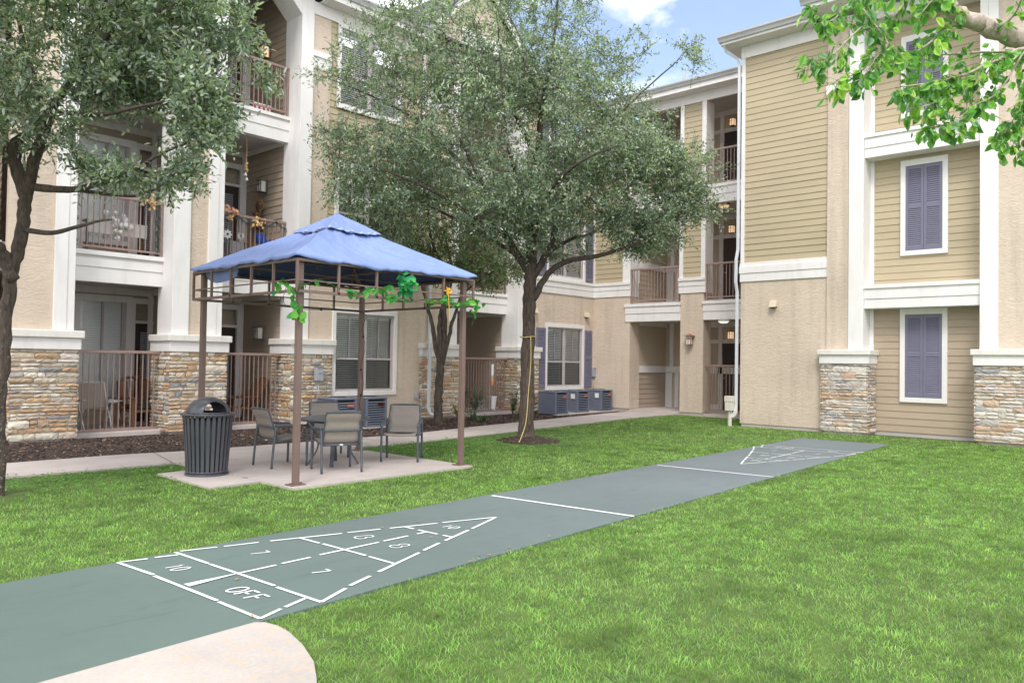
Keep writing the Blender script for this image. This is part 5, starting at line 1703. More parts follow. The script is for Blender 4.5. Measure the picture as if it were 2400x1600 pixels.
# --- broad leaved tree whose branches enter at the upper right
TP = thing('pear_tree', 'broad leaved tree with pale bark whose leafy branch reaches in at the top right', 'tree', (6.62, .05, 0))
PB = [([(6.62, .05, -.05), (6.60, .05, 1.175), (6.50, .10, 2.1), (6.30, .22, 2.75), (6.02, .40, 3.09), (5.778, 0.578, 3.256), (5.576, 0.721, 3.387), (5.379, 0.861, 3.451), (5.276, 0.973, 3.499), (5.218, 1.036, 3.543), (5.12, 1.141, 3.593), (5.092, 1.243, 3.705), (5.055, 1.353, 3.88), (5.102, 1.439, 4.191), (5.2, 1.6, 4.8)], .085, .028, .35),
      ([(6.58, .06, 1.9), (6.9, -.2, 2.8), (7.1, -.3, 3.6), (7.2, -.3, 4.6)], .06, .02, 0),
      ([(5.16, 1.10, 3.575), (5.082, 1.186, 3.527), (4.99, 1.213, 3.48), (4.907, 1.233, 3.401), (4.743, 1.268, 3.298)], .016, .004, 0),
      ([(5.516, 0.713, 3.367), (5.263, 0.843, 3.36), (5.043, 0.94, 3.252), (4.881, 1.047, 3.159), (4.75, 1.118, 3.106), (4.664, 1.214, 3.078), (4.509, 1.311, 3.039)], .013, .003, 0),
      ([(5.38, 0.862, 3.43), (5.451, 0.932, 3.428), (5.416, 1.118, 3.455), (5.302, 1.317, 3.46), (5.247, 1.452, 3.494)], .010, .003, 0),
      ([(4.881, 1.047, 3.159), (4.76, 1.11, 3.015), (4.636, 1.174, 2.949), (4.505, 1.245, 2.908)], .005, .002, 0),
      ([(5.266, 0.843, 3.35), (5.056, 0.931, 3.077), (4.905, 1.026, 2.975), (4.788, 1.084, 2.875), (4.663, 1.149, 2.832), (4.616, 1.2, 2.821)], .006, .002, 0),
      ([(5.06, 1.34, 3.86), (4.947, 1.324, 3.83), (4.727, 1.423, 3.679), (4.518, 1.507, 3.581), (4.509, 1.446, 3.452), (4.524, 1.36, 3.295), (4.427, 1.396, 3.188), (4.383, 1.448, 3.071)], .009, .002, 0),
      ([(4.727, 1.423, 3.679), (4.478, 1.551, 3.556), (4.377, 1.592, 3.451), (4.277, 1.629, 3.414), (4.235, 1.672, 3.483)], .006, .002, 0),
      ([(4.377, 1.592, 3.451), (4.55, 1.477, 3.411), (4.63, 1.392, 3.32), (4.697, 1.321, 3.225), (4.749, 1.269, 3.07)], .005, .002, 0),
      ([(4.509, 1.446, 3.452), (4.382, 1.516, 3.322), (4.271, 1.568, 3.207), (4.167, 1.609, 3.163), (4.129, 1.651, 3.151)], .005, .002, 0),
      ([(4.524, 1.36, 3.295), (4.433, 1.465, 3.148), (4.305, 1.534, 3.081), (4.267, 1.577, 3.045)], .004, .002, 0),
      ([(5.516, 0.713, 3.367), (5.318, 0.789, 3.153), (5.198, 0.853, 2.988), (5.094, 0.897, 2.874), (5.071, 0.923, 2.802)], .007, .002, 0),
      ([(5.452, 0.788, 3.36), (5.154, 0.825, 3.044), (5.15, 0.834, 2.876), (5.137, 0.853, 2.755)], .005, .002, 0),
      ([(5.276, 0.973, 3.499), (5.225, 0.879, 3.568), (5.138, 0.823, 3.643)], .008, .003, 0),
      ([(5.12, 1.141, 3.593), (4.921, 1.138, 3.588), (4.816, 1.178, 3.612), (4.646, 1.221, 3.469)], .007, .002, 0),
      ([(5.05, 1.34, 3.86), (5.008, 1.41, 3.7), (5.011, 1.483, 3.644), (5.009, 1.557, 3.717)], .007, .002, 0),
      ([(5.043, 0.94, 3.252), (5.103, 1.025, 3.173), (5.056, 1.08, 3.073), (5.108, 1.026, 2.989)], .005, .002, 0),
      ([(5.092, 1.243, 3.705), (4.95, 1.20, 3.76), (4.80, 1.18, 3.75), (4.62, 1.24, 3.66)], .008, .002, 0),
      ([(5.379, 0.861, 3.451), (5.30, .80, 3.30), (5.22, .78, 3.20), (5.12, .76, 3.12)], .006, .002, 0)]
pm = MB(); PL = []
for i, (pts, r0, r1, flr) in enumerate(PB):
    Q, R = limb_mesh(pm, pts, r0, r1, 12 if i == 0 else 6, 6, flr)
    if i >= 2: PL.append((i, Q))
pm.build('trunk', M['barkP'], TP, smooth=True)
# pruning scars
sc_ = MB()
for c, n_, r in (((5.49, .775, 3.39), (-.6, -.4, -.6), .017), ((5.545, .735, 3.415), (-.7, -.5, .1), .013)):
    c = Vector(c); n_ = Vector(n_).normalized(); c = c + n_ * .030
    sc_.tube([c - n_ * .02, c + n_ * .008], r, 12)
sc_.build('pruning_scar', M['woodlight'], TP)
rg = np.random.default_rng(21)
LV = MB(); PT = MB()
PPAL = [(.11, .24, .06), (.16, .34, .08), (.20, .42, .10), (.12, .28, .075), (.30, .48, .12), (.08, .19, .06), (.38, .54, .14), (.14, .31, .11), (.20, .34, .20)]
def broad_leaf(mb, base, d, n, l, w_, col):
    d = Vector(d).normalized(); n = Vector(n); n = (n - d * n.dot(d)).normalized(); r = d.cross(n)
    prof = [(.0, 0), (.22, .34), (.45, .50), (.68, .40), (.86, .18), (1.0, 0)]
    cup = rg.uniform(.10, .38); curl = rg.uniform(-.05, .22)
    mid = []; lf = []; rt_ = []
    for t, ww in prof:
        c = Vector(base) + d * (l * t) - n * (curl * l * t * t)
        mid.append(mb.vert(c, tuple(x * 1.18 for x in col)))
        if ww > 0:
            rp = rg.uniform(-.03, .03)
            lf.append(mb.vert(c - r * (w_ * ww) + n * (cup * w_ * ww + rp * l), col)); rt_.append(mb.vert(c + r * (w_ * ww) + n * (cup * w_ * ww - rp * l), col))
    for s in (lf, rt_):
        mb.f.append([mid[0], s[0], mid[1]])
        for k in range(3): mb.f.append([mid[k + 1], s[k], s[k + 1], mid[k + 2]])
        mb.f.append([mid[4], s[3], mid[5]])
for i, Q in PL:
    L = sum((Q[k + 1] - Q[k]).length for k in range(len(Q) - 1))
    n = int(L / .0075)
    for j in range(n):
        t = rg.uniform(.05, 1.0) if i not in (2, 3) else rg.uniform(.2, 1.0)
        f = t * (len(Q) - 1); k = min(int(f), len(Q) - 2); p = Q[k].lerp(Q[k + 1], f - k); tan = (Q[k + 1] - Q[k]).normalized()
        sd_ = Vector(rg.normal(size=3)); pd_ = (tan * .4 + sd_.normalized() * .9 + Vector((0, 0, -.25))).normalized()
        pl = rg.uniform(.02, .085); e = p + pd_ * pl + Vector((0, 0, -.01))
        PT.tube([p, p + pd_ * pl * .6, e], [.0013, .0011, .0010], 3, cap=False, c=(.2, .3, .08))
        ld = (pd_ * .55 + Vector((0, 0, -.75)) + Vector(rg.normal(size=3)) * .45)
        nn = Vector(rg.normal(size=3)) * .7 + Vector((-.45, .0, .55))
        l = rg.choice([.032, .04, .05, .055, .06, .066, .072]); c = np.array(PPAL[rg.integers(len(PPAL))]) * rg.uniform(.8, 1.2)
        broad_leaf(LV, e, ld, nn, l, l * rg.uniform(.62, .85), tuple(c))
# the rest of the crown, above and to the right
top = Vector((7.15, -.3, 4.2)); CR = []
for k in range(46):
    u = rnd_unit(); c = Vector((7.2, -.45, 5.0)) + Vector((u.x * 1.25, u.y * 1.0, u.z * .85)) * random.uniform(.55, 1)
    a = Vector((7.1 + .1 * random.random(), -.3, random.uniform(3.4, 4.6)))
    P_ = smooth_path([a, a.lerp(c, .5) + Vector((0, 0, .12)), c], 4); CR.append(P_)
    PT.tube(P_, [.014, .013, .012, .011, .010, .008, .006, .005, .004], 5, cap=False, c=(.30, .23, .18))
    for j in range(46):
        f = rg.uniform(.35, 1) * (len(P_) - 1); i_ = min(int(f), len(P_) - 2); p = P_[i_].lerp(P_[i_ + 1], f - i_)
        e = p + rnd_unit() * rg.uniform(.02, .20)
        l = rg.uniform(.05, .08); cc_ = np.array(PPAL[rg.integers(len(PPAL))]) * rg.uniform(.8, 1.2)
        broad_leaf(LV, e, Vector(rg.normal(size=3)) * .5 + Vector((0, 0, -.7)), Vector(rg.normal(size=3)) * .7 + Vector((0, 0, .6)), l, l * .72, tuple(cc_))
PT.build('petioles', M['plant'], TP, color=True, recalc=False)
LV.build('crown', M['pear'], TP, color=True, recalc=False, smooth=True)
# ================================================================== PLANTS IN THE BED
random.seed(77)
def strap_plant(name, label, cat, x, y, z, n, l, wd, pal, group=None, up=.8):
    mb = MB()
    for _ in range(n):
        a = random.uniform(0, 2 * PI); c, s = math.cos(a), math.sin(a)
        ll = l * random.uniform(.6, 1.15); lean = random.uniform(.25, 1.0)
        col = random.choice(pal); k = random.uniform(.8, 1.2); col = (col[0] * k, col[1] * k, col[2] * k)
        pv = None
        for i in range(6):
            t = i / 5
            r = ll * (lean * .75 * t + .05); h = ll * (up * t * (1.35 - lean * .55) - .75 * lean * t * t)
            ww = wd * (1 - t) ** .6 * .5 + .0005
            p = Vector((x + c * r + random.uniform(-.01, .01), y + s * r, z + max(h, .0)))
            q = (mb.vert(p + Vector((-s, c, 0)) * ww, col), mb.vert(p - Vector((-s, c, 0)) * ww, col))
            if pv: mb.f.append([pv[0], q[0], q[1], pv[1]])
            pv = q
    return tag(mb.build(name, M['plant'], color=True, recalc=False), label, cat, group)
def leafy_bush(name, label, cat, x, y, z, h, r, n, l, pal, group=None):
    mb = MB()
    stems = [(Vector((x, y, z)), Vector((x + random.uniform(-r, r), y + random.uniform(-r, r), z + h * random.uniform(.6, 1.05)))) for _ in range(9)]
    for a, b in stems: mb.tube([a, a.lerp(b, .5) + Vector((0, 0, .03)), b], .005, 4, c=(.06, .05, .03))
    for _ in range(n):
        a, b = random.choice(stems); p = a.lerp(b, random.uniform(.2, 1)) + rnd_unit() * .03
        c = random.choice(pal); k = random.uniform(.75, 1.25)
        put_leaf(mb, p, rnd_unit(.3), rnd_unit(1.2), l * .5, l * random.uniform(.7, 1.2), (c[0] * k, c[1] * k, c[2] * k))
    return tag(mb.build(name, M['plant'], color=True, recalc=False), label, cat, group)
GP = [(.06, .14, .04), (.10, .20, .06), (.04, .10, .04)]
strap_plant('clump_plant', 'low grassy green clump growing at the foot of the stone pier by the middle oak', 'plant', 15.55, 13.75, .01, 190, .42, .016, GP)
strap_plant('clump_plant', 'grey green strappy plant in the bed below the plant filled porch', 'plant', 14.05, 14.05, .01, 60, .40, .03, [(.10, .19, .12), (.13, .22, .15)])
leafy_bush('bed_shrub', 'small bushy plant left of the porch railing in the mulch bed', 'plant', 13.55, 14.0, .01, .40, .25, 170, .06, [(.07, .13, .04), (.12, .16, .08), (.16, .15, .08)])
leafy_bush('bed_shrub', 'upright ferny shrub in front of the stone pier behind the middle oak', 'plant', 15.95, 14.45, .01, .78, .16, 220, .06, [(.04, .10, .05), (.05, .13, .05)])
leafy_bush('bed_shrub', 'low sprawling weed at the front of the mulch bed behind the gazebo post', 'plant', 13.75, 13.5, .01, .16, .28, 130, .05, GP)
strap_plant('potted_plant', 'tall arching strap leaved plant behind the porch railing', 'plant', 14.95, 15.55, .32, 90, 1.05, .026, [(.06, .13, .07), (.10, .17, .10), (.04, .09, .05)])
strap_plant('potted_plant', 'second arching strap leaved plant, right of the taller one on the porch', 'plant', 15.75, 15.6, .35, 60, .8, .022, [(.06, .15, .07), (.11, .19, .12)])
leafy_bush('potted_plant', 'low leafy potted plant in front of the white pot on the porch', 'plant', 15.35, 15.35, .1, .42, .25, 120, .06, GP)
def pot(label, x, y, z, r, h, mat):
    mb = MB(); mb.lathe([(0, z), (r * .72, z), (r, z + h * .9), (r * 1.08, z + h * .9), (r * 1.08, z + h), (r * .9, z + h), (r * .85, z + h * .85), (0, z + h * .85)], x, y, 18)
    return tag(mb.build('plant_pot', M[mat], smooth=False), label, 'pot')
pot('dark clay pot holding the tall strap leaved plant on the porch', 14.95, 15.55, .09, .17, .27, 'pot')
pot('grey pot with the shorter strap leaved plant on the porch', 15.75, 15.6, .09, .17, .30, 'grey')
pot('white pot standing at the right of the plant filled porch', 16.15, 15.42, .09, .13, .42, 'whitepl')
fg = MB()
F_ = [(15.95, 15.28, 1.45), (15.98, 15.27, 1.15), (16.05, 15.26, .78)]
fg.tube([(15.92, 15.3, .1), (15.92, 15.3, 1.52)], .006, 6)
fo_ = fg.build('garden_flag', M['grey']); tag(fo_, 'narrow garden flag in white, pink and orange inside the plant filled porch', 'flag')
for nm_, mt, z0, z1 in (('flag_cloth', 'whitepl', 1.10, 1.42), ('flag_cloth', 'peach', .95, 1.10), ('flag_cloth', 'orange', .84, .95)):
    q = MB(); 
    for k in range(5):
        a0 = 15.96 + .022 * k; q.face([(a0, 15.28 + .02 * math.sin(k * 1.7), z0), (a0 + .022, 15.28 + .02 * math.sin((k + 1) * 1.7), z0 - .02), (a0 + .022, 15.28 + .02 * math.sin((k + 1) * 1.7), z1), (a0, 15.28 + .02 * math.sin(k * 1.7), z1)])
    q.build(nm_, M[mt], fo_, recalc=False)
# ================================================================== THINGS ON THE PORCHES
def tube_thing(name, label, cat, mat): return MB()
# folding sling chair on the first patio
t = thing('folding_chair', 'grey folding garden chair with thin white frame on the ground floor porch', 'chair', (5.72, 15.95, .1))
m_ = MB()
for sx in (-.25, .25):
    m_.tube([(5.72 + sx, 15.7, .1), (5.72 + sx, 16.0, .52), (5.72 + sx, 16.18, .98)], .012, 6)
    m_.tube([(5.72 + sx, 16.2, .1), (5.72 + sx, 15.75, .50)], .012, 6)
    m_.tube([(5.72 + sx, 15.7, .66), (5.72 + sx, 16.06, .66)], .014, 6)
m_.tube([(5.47, 16.18, .98), (5.97, 16.18, .98)], .012, 6)
m_.build('frame', M['whitepl'], t, smooth=True)
m_ = MB(); m_.hexa([(5.48, 15.72, .48), (5.96, 15.72, .48), (5.96, 16.05, .44), (5.48, 16.05, .44), (5.48, 15.72, .495), (5.96, 15.72, .495), (5.96, 16.05, .455), (5.48, 16.05, .455)]); m_.build('seat', M['sling'], t)
m_ = MB(); m_.hexa([(5.48, 16.02, .50), (5.96, 16.02, .50), (5.96, 16.17, .97), (5.48, 16.17, .97), (5.48, 16.035, .50), (5.96, 16.035, .50), (5.96, 16.185, .97), (5.48, 16.185, .97)]); m_.build('backrest', M['sling'], t)
t = thing('wooden_armchair', 'dark brown wooden armchair with black cushion on the ground floor porch', 'chair', (6.62, 16.0, .1))
for sx in (-.29, .29):
    m_ = MB(); m_.box(6.62 + sx - .03, 6.62 + sx + .03, 15.66, 15.72, .1, .66); m_.build('leg', M['wood'], t)
    m_ = MB(); m_.bar((6.62 + sx, 16.3, .1), (6.62 + sx, 16.42, 1.0), .055, .055); m_.build('leg', M['wood'], t)
    m_ = MB(); m_.box(6.62 + sx - .045, 6.62 + sx + .045, 15.62, 16.36, .66, .70); m_.build('armrest', M['wood'], t, bevel=.01)
m_ = MB(); m_.box(6.33, 6.91, 15.68, 16.3, .40, .45); m_.build('seat', M['wood'], t)
m_ = MB(); m_.box(6.36, 6.88, 15.68, 16.25, .45, .54); m_.build('cushion', M['dark'], t, bevel=.03)
m_ = MB()
for k in range(6): m_.bar((6.38 + k * .096, 16.31, .5), (6.38 + k * .096, 16.42, 1.0), .05, .02)
m_.tube(smooth_path([(6.33, 16.42, .98), (6.5, 16.43, 1.06), (6.74, 16.43, 1.06), (6.91, 16.42, .98)], 4), .028, 8)
m_.build('backrest', M['wood'], t)
t = thing('side_table', 'small white topped side table between the two porch chairs', 'table', (6.18, 16.3, .1))
m_ = MB(); m_.lathe([(0, .60), (.2, .60), (.2, .625), (0, .625)], 6.18, 16.3, 20); m_.build('tabletop', M['whitepl'], t)
for k in range(3):
    m_ = MB(); m_.tube([(6.18 + .1 * math.cos(k * 2.1), 16.3 + .1 * math.sin(k * 2.1), .6), (6.18 + .17 * math.cos(k * 2.1), 16.3 + .17 * math.sin(k * 2.1), .1)], .011, 6); m_.build('leg', M['whitepl'], t)
cu = MB(); cu.blob((6.98, 15.72, .45), .30, .5, .6, 1.1, 12, .06); tag(cu.build('seat_cushion', M['navy'], smooth=True), 'navy blue cushion leaning by the stone pier on the porch', 'cushion')
t = thing('deck_chair', 'reclined wooden chair with a pale slatted seat on the second ground floor porch', 'chair', (8.75, 16.1, .1))
for sx in (-.26, .26):
    m_ = MB(); m_.bar((8.45, 16.1 + sx, .1), (8.52, 16.1 + sx, .62), .05, .035); m_.build('leg', M['wood'], t)
    m_ = MB(); m_.bar((8.98, 16.1 + sx, .1), (9.10, 16.1 + sx, .60), .05, .035); m_.build('leg', M['wood'], t)
    m_ = MB(); m_.box(8.42, 9.12, 16.1 + sx - .04, 16.1 + sx + .04, .62, .65); m_.build('armrest', M['wood'], t, bevel=.008)
m_ = MB()
for k in range(6): m_.box(8.42 + k * .095, 8.50 + k * .095, 15.86, 16.34, .43 - k * .012, .455 - k * .012)
m_.build('seat', M['woodlight'], t)
m_ = MB()
for k in range(6): m_.bar((8.96, 15.88 + k * .09, .40), (9.32, 15.88 + k * .09, 1.02), .07, .02)
m_.tube(smooth_path([(9.33, 15.85, .96), (9.37, 16.1, 1.06), (9.33, 16.35, .96)], 4), .025, 8); m_.build('backrest', M['wood'], t)

# second floor porch of the middle bay: garland and ornaments
YR = 15.44
gl = MB()
pts = []
for k in range(60):
    u = k / 59; x = 7.80 + u * 1.60
    pts.append(Vector((x, YR - .045, 4.50 - .13 * abs(math.sin(u * PI * 3.5)))))
for p in pts:
    for _ in range(26):
        d = rnd_unit(); q = p + d * random.uniform(.02, .055)
        s = d.orthogonal().normalized() * .004
        gl.face([p - s, p + s, q + s * .4, q - s * .4])
tag(gl.build('tinsel_garland', M['teal'], recalc=False), 'teal tinsel garland wound along the second floor balcony rail of the middle bay', 'garland')
def flowers(label, c, n, mat, sp):
    mb = MB()
    for _ in range(n):
        p = Vector(c) + Vector((random.gauss(0, sp), random.gauss(0, .03), random.gauss(0, sp * .6)))
        put_leaf(mb, p, rnd_unit(), Vector((-.3, -1, .2)) + rnd_unit() * .6, .06, .07, (1, 1, 1))
    mb.blob(Vector(c) + Vector((0, .02, 0)), .03)
    return tag(mb.build('silk_flowers', M[mat], recalc=False), label, 'flowers')
flowers('peach silk flowers at the left end of the garlanded balcony rail', (8.12, YR - .06, 4.56), 40, 'peach', .09)
flowers('gold silk bow in the middle of the garlanded balcony rail', (8.72, YR - .07, 4.40), 44, 'gold', .08)
flowers('small gold flower near the left end of the garlanded balcony rail', (8.08, YR - .07, 4.42), 16, 'gold', .010)
wc = MB(); wc.tube([(8.62, 15.75, 6.28), (8.63, 15.75, 5.98), (8.62, 15.75, 5.62)], .008, 6)
wo = wc.build('wind_chime', M['peach']); tag(wo, 'hanging ornament with small bells under the second floor porch ceiling', 'wind chime')
q = MB()
for k in range(9): q.blob((8.62 + random.uniform(-.03, .03), 15.75 + random.uniform(-.03, .03), 5.74 - .022 * k), .030)
q.build('beads', M['gold'], wo)
q = MB()
for x, z in ((8.61, 5.46), (8.64, 5.36)): q.lathe([(.012, z + .07), (.022, z + .05), (.028, z + .02), (.042, z), (0, z)], x, 15.75, 10)
q.build('bell', M['whitepl'], wo)
pl = MB(); 
pl.blob((9.33, 16.45, 4.62), .17, .5, .8, 1.15, 12, .12); pl.blob((9.34, 16.43, 4.98), .15, .4, .9, .9, 12, .2); pl.blob((9.32, 16.62, 4.86), .055, .8, 1, 1, 8); pl.blob((9.32, 16.25, 4.52), .08, .7, 1, .7, 8); pl.blob((9.32, 16.62, 4.66), .06, .7, 1, 1.4, 8)
po_ = pl.build('wall_ornament', M['plush'], smooth=True); tag(po_, 'brown plush and straw wreath ornament hung on the second floor porch wall', 'ornament')
q = MB(); 
for _ in range(70):
    a = random.uniform(0, 2 * PI); p = Vector((9.30, 16.40 + .16 * math.cos(a), 4.98 + .20 * math.sin(a))); d = rnd_unit(); q.tube([p, p + d * .08], .004, 3)
q.build('straw', M['woodlight'], po_)
wcan = MB(); wcan.lathe([(0, 3.98), (.10, 3.98), (.12, 4.12), (.11, 4.20), (.03, 4.24), (0, 4.24)], 8.92, 15.62, 16); wcan.tube(smooth_path([(9.02, 15.62, 4.03), (9.14, 15.62, 4.10), (9.22, 15.62, 3.92)], 4), [.04, .04, .035, .035, .03, .03, .03, .025, .02], 8)
tag(wcan.build('watering_can', M['blue'], smooth=True), 'bright blue watering can standing behind the garlanded balcony rail', 'watering can')
bx = MB(); bx.hexa([(8.58, 15.55, 3.44), (9.0, 15.55, 3.44), (9.0, 15.8, 3.44), (8.58, 15.8, 3.44), (8.52, 15.52, 3.98), (9.06, 15.52, 3.98), (9.06, 15.83, 3.98), (8.52, 15.83, 3.98)]); tag(bx.build('planter_box', M['wood'], bevel=.006), 'brown wooden planter behind the garlanded balcony rail', 'planter')
gb = MB(); gb.hexa([(8.22, 15.6, 3.5), (8.52, 15.6, 3.5), (8.52, 15.85, 3.5), (8.22, 15.85, 3.5), (8.20, 15.58, 3.98), (8.55, 15.58, 3.98), (8.55, 15.88, 3.98), (8.20, 15.88, 3.98)]); tag(gb.build('plastic_tub', M['grey'], bevel=.01), 'grey tub with trailing ornaments behind the garlanded balcony rail', 'tub')
def daisy(label, x, y, z, r=.085):
    mb = MB()
    for k in range(8):
        a = 2 * PI * k / 8
        put_leaf(mb, (x + .02 * math.cos(a), y, z + .02 * math.sin(a)), (math.cos(a), 0, math.sin(a)), (0, -1, 0), .055, r, (1, 1, 1))
    o = tag(mb.build('daisy_ornament', M['whitepl'], recalc=False), label, 'ornament')
    c = MB(); c.blob((x, y - .01, z), .024); c.build('daisy_eye', M['dark'], o)
daisy('white daisy ornament tied to the left of the garlanded balcony rail', 8.05, YR - .03, 4.08); daisy('white daisy ornament above the grey tub on the garlanded balcony', 8.42, YR + .1, 4.10, .07); daisy('low white daisy ornament at the foot of the garlanded balcony rail', 8.30, YR + .08, 3.62)
# third floor: striped bunting box
t = thing('striped_planter', 'white window box with red stripes on the third floor balcony of the middle bay', 'planter', (8.82, 15.62, 6.87))
m_ = MB(); m_.box(8.55, 9.06, 15.55, 15.72, 6.87, 7.06); m_.build('box', M['whitepl'], t)
m_ = MB()
for k in range(4): m_.box(8.66 + k * .105, 8.71 + k * .105, 15.545, 15.5495, 6.875, 7.03)
m_.build('stripes', M['red'], t)
m_ = MB(); m_.box(8.551, 8.64, 15.545, 15.5495, 6.95, 7.05); m_.build('corner_patch', M['navy'], t)
# second floor balcony of the first bay
t = thing('balcony_table', 'white cloth covered table behind the second floor rail of the left bay', 'table', (6.0, 15.9, 3.42))
m_ = MB(); m_.box(5.45, 6.55, 15.75, 16.1, 4.05, 4.08); m_.box(5.46, 6.54, 15.755, 15.77, 3.82, 4.05); m_.build('cloth', M['ceiling'], t)
for x in (5.5, 6.5):
    m_ = MB(); m_.box(x - .02, x + .02, 15.9, 15.94, 3.42, 4.05); m_.build('leg', M['wood'], t)
gl = MB()
for x in (5.12, 6.60):
    for k in range(30):
        p = Vector((x + .03 * math.sin(k), YR - .03, 3.55 + k * .032))
        for _ in range(18):
            d = rnd_unit(); q = p + d * random.uniform(.02, .06); s = d.orthogonal().normalized() * .004
            gl.face([p - s, p + s, q + s * .4, q - s * .4])
tag(gl.build('tinsel_garland', M['teal'], recalc=False), 'teal tinsel wound up both ends of the left bay balcony rail', 'garland')
flowers('cream silk flowers on the left bay balcony rail behind the oak leaves', (6.42, YR - .07, 4.50), 40, 'gold', .10)
cl_ = MB()
for _ in range(26): cl_.blob((6.05 + random.gauss(0, .12), 15.70 + random.gauss(0, .03), 4.02 + random.gauss(0, .10)), random.uniform(.03, .06), jit=.3)
tag(cl_.build('toy_pile', M['whitepl'], smooth=True), 'pale blue and white bundle on the left bay balcony table', 'bundle')
# second floor balcony over the planted porch
cl_ = MB(); cl_.box(15.95, 16.12, 15.5, 15.62, 3.44, 4.25); o = tag(cl_.build('white_chair', M['whitepl'], bevel=.02), 'white plastic chair edge behind the second floor rail near the middle oak', 'chair')
q = MB(); q.blob((16.03, 15.47, 3.72), .09, 1, .6, 1.4, 8, .3); q.build('cushion', M['plush'], o)

# ================================================================== MULCH CHIPS, GRASS, WEEDS
rng = np.random.default_rng(4)
def inside(poly, x, y):
    P = np.array(poly); n = len(P); r = np.zeros(len(x), bool); j = n - 1
    for i in range(n):
        xi, yi = P[i]; xj, yj = P[j]
        c = ((yi > y) != (yj > y)) & (x < (xj - xi) * (y - yi) / (yj - yi + 1e-12) + xi)
        r ^= c; j = i
    return r
def chips(n):
    x = rng.uniform(1.5, 20.2, n); y = rng.uniform(12.1, 14.95, n)
    k = inside(BED, x, y) & ~((x > 9.5) & (x < 11.35) & (y > 13.6)) & ~((x > 17) & (y > 13.7))
    x, y = x[k], y[k]
    a = rng.uniform(0, 2 * PI, 420); r = np.sqrt(rng.random(420)) * .58
    x = np.concatenate([x, T2C[0] + r * np.cos(a)]); y = np.concatenate([y, T2C[1] + r * np.sin(a)])
    z = np.full(len(x), .016); z[-420:] = .11 - .11 * (r / .58) + .012
    m = len(x)
    l = rng.uniform(.015, .06, m); w_ = l * rng.uniform(.2, .5, m); ang = rng.uniform(0, PI, m)
    c, s = np.cos(ang), np.sin(ang)
    V = np.zeros((m, 4, 3)); tl = rng.uniform(-.010, .012, (m, 4))
    for i, (u, v) in enumerate(((-1, -1), (1, -1), (1, 1), (-1, 1))):
        V[:, i, 0] = x + (u * l * c - v * w_ * s) / 2; V[:, i, 1] = y + (u * l * s + v * w_ * c) / 2; V[:, i, 2] = z + .008 + tl[:, i]
    cols = np.array([(.075, .045, .035), (.14, .085, .06), (.05, .035, .03), (.20, .13, .09), (.30, .24, .20)])[rng.choice(5, m, p=[.35, .25, .25, .1, .05])] * rng.uniform(.7, 1.3, (m, 1))
    o = build_np('mulch_chips', V.reshape(-1, 3), np.arange(m * 4).reshape(m, 4), M['chips'], None, np.repeat(cols, 4, axis=0))
    tag(o, 'scattered brown bark chips over the planting bed', 'mulch', kind='stuff')
chips(16000)

def lawn_mask(x, y, pad=.0):
    ok = ~inside(COURT, x, y) & ~inside(WALKB, x, y) & ~inside(SLAB, x, y) & ~inside(PAD, x, y)
    pn = np.interp(x, [p[0] for p in PATH_N], [p[1] for p in PATH_N])
    ok &= (y < pn - .0)
    ok &= ~((x > 18.08) & (y < 8.85)) & (x < 20.38) & ~((x > 17.9) & (y < 6.85) & (y > 5.7)) & ~((x > 17.9) & (y < 3.75))
    dx, dy = x - T2C[0], y - T2C[1]
    ok &= (dx * dx + dy * dy) > .45 ** 2
    ok &= ((x - 2.55) ** 2 + (y - 9.66) ** 2) > .30 ** 2
    return ok
def vnoise(x, y, f, seed):
    """cheap smooth value noise on numpy arrays"""
    xi = x * f; yi = y * f
    x0 = np.floor(xi).astype(int); y0 = np.floor(yi).astype(int); fx = xi - x0; fy = yi - y0
    fx = fx * fx * (3 - 2 * fx); fy = fy * fy * (3 - 2 * fy)
    def h(a, b):
        n = (a * 374761393 + b * 668265263 + seed * 1274126177) & 0x7fffffff
        n = (n ^ (n >> 13)) * 1274126177 & 0x7fffffff
        return ((n ^ (n >> 16)) & 0xffff) / 65535.0
    return (h(x0, y0) * (1 - fx) + h(x0 + 1, y0) * fx) * (1 - fy) + (h(x0, y0 + 1) * (1 - fx) + h(x0 + 1, y0 + 1) * fx) * fy
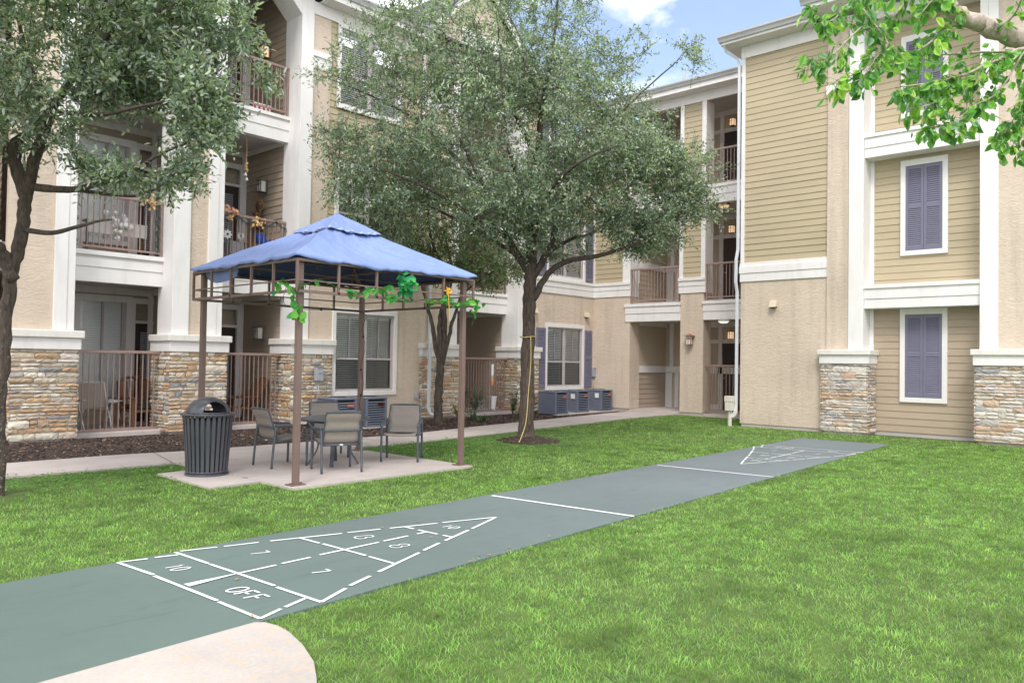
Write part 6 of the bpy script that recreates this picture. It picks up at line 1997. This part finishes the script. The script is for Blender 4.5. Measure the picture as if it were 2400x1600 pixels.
def grass():
    XS, YS = [], []
    def add(x0, x1, y0, y1, dens):
        n = int((x1 - x0) * (y1 - y0) * dens)
        XS.append(rng.uniform(x0, x1, n)); YS.append(rng.uniform(y0, y1, n))
    # density falls with distance from where the lawn is seen large
    for i in range(-1, 21):
        for j in range(-3, 13):
            cx, cy = i + .5, j + .5
            # within the view or a step beside it
            f = cx * .7397 + cy * .6726; r = cx * .6724 - cy * .740
            if f < 1.6 or abs(r) > f * .66 + 2.2: continue
            d = 4600 if f < 5 else 3200 if f < 7.5 else 2000 if f < 10.5 else 1200 if f < 15 else 750
            add(i, i + 1, j, j + 1, d)
    x = np.concatenate(XS); y = np.concatenate(YS)
    j = rng.normal(0, .014, (2, len(x)))
    k = lawn_mask(x + j[0], y + j[1]); x, y = x[k], y[k]
    n1 = vnoise(x, y, .9, 3); n2 = vnoise(x, y, 3.2, 8); n3 = vnoise(x, y, 9, 5)
    # thinner turf near trees and path, with shade painted into the blade colour
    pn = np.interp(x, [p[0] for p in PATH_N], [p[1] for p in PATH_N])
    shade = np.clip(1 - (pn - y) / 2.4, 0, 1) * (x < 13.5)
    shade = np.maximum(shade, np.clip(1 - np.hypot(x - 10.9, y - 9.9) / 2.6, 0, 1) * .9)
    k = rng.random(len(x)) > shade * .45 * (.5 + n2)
    x, y, n1, n2, n3, shade = [a[k] for a in (x, y, n1, n2, n3, shade)]
    m = len(x); f = x * .7397 + y * .6726
    h = rng.uniform(.018, .046, m) * (.75 + .5 * n2) * (1 - .3 * shade)
    wd = rng.uniform(.0028, .0052, m) * np.clip(f / 6, .85, 2.0)
    a = rng.uniform(0, 2 * PI, m); lean = rng.uniform(.25, 1.35, m) * h
    la = a + rng.normal(0, .5, m) + PI / 2
    c, s = np.cos(a), np.sin(a); lc, ls = np.cos(la), np.sin(la)
    V = np.zeros((m, 5, 3))
    for i, (t, u) in enumerate(((0, -1), (0, 1), (.55, -.8), (.55, .8), (1, 0))):
        V[:, i, 0] = x + c * wd * u * .5 + lc * lean * t ** 1.7
        V[:, i, 1] = y + s * wd * u * .5 + ls * lean * t ** 1.7
        V[:, i, 2] = h * (t - .18 * t * t * lean / h) - .002
    kf = np.arange(m)[:, None] * 5
    T = np.concatenate([kf + np.array([[0, 1, 2]]), kf + np.array([[1, 3, 2]]), kf + np.array([[2, 3, 4]])])
    base = np.array([.235, .41, .10]) * (1 - n1[:, None]) + np.array([.305, .49, .15]) * n1[:, None]
    base = base * (.72 + .5 * n3[:, None]) * rng.uniform(.75, 1.25, (m, 1))
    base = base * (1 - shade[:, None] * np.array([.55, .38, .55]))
    yel = rng.random(m) < .06; base[yel] = base[yel] * np.array([1.7, 1.25, 1.3])
    dk = np.clip((n2 - .62) * 3, 0, 1)[:, None]; base = base * (1 - .44 * dk)
    n4 = vnoise(x, y, 13, 31)[:, None]; base = base * (.66 + .58 * n4)
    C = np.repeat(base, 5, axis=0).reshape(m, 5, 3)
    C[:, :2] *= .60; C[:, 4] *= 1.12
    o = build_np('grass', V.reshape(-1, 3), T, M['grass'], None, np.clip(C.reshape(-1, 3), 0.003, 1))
    tag(o, 'mown green grass of the courtyard lawn', 'grass', kind='stuff')
    return m
NG = grass()
def weeds():
    n = 2800
    x = rng.uniform(1.0, 13.5, n); y = rng.uniform(8.6, 11.3, n)
    pn = np.interp(x, [p[0] for p in PATH_N], [p[1] for p in PATH_N])
    k = lawn_mask(x, y) & (rng.random(n) < np.clip(1.25 - (pn - y) / 2.2, .05, 1)) & (vnoise(x, y, 1.7, 21) > .35)
    x, y = x[k], y[k]
    B, D, NN = [], [], []
    for q in range(3):
        a = rng.uniform(0, 2 * PI, len(x)); z = rng.uniform(.02, .055, len(x))
        B.append(np.stack([x + .012 * np.cos(a), y + .012 * np.sin(a), z], 1)); D.append(np.stack([np.cos(a), np.sin(a), rng.uniform(-.2, .4, len(x))], 1))
        NN.append(np.tile([[0, 0, 1.0]], (len(x), 1)) + rng.normal(size=(len(x), 3)) * .3)
    B = np.concatenate(B); m = len(B)
    cols = np.array([(.08, .22, .035), (.12, .31, .05), (.18, .38, .09), (.06, .17, .035)])[rng.integers(0, 4, m)] * rng.uniform(.8, 1.25, (m, 1))
    o = leaves_np('ground_cover', B, np.concatenate(D), np.concatenate(NN), rng.uniform(.022, .04, m), rng.uniform(.016, .027, m), cols, M['plant'], None)
    tag(o, 'clover and broad leaved weeds in the shaded grass by the path', 'ground cover', kind='stuff')
weeds()
# fallen leaves on the court edge
fl = MB()
for _ in range(26):
    x = random.uniform(2.3, 9); y = random.choice([yl(x) + random.gauss(-.02, .05), yr(x) + random.gauss(.03, .06), random.uniform(4.3, 5.8)]) if random.random() < .8 else 6
    put_leaf(fl, (x, y, .026), (random.uniform(-1, 1), random.uniform(-1, 1), .05), (0, 0, 1), .02, .035, (.35, .2, .1))
tag(fl.build('fallen_leaves', M['woodlight'], recalc=False), 'a few fallen brown leaves on the painted court', 'fallen leaves', kind='stuff')
print('grass blades', NG)
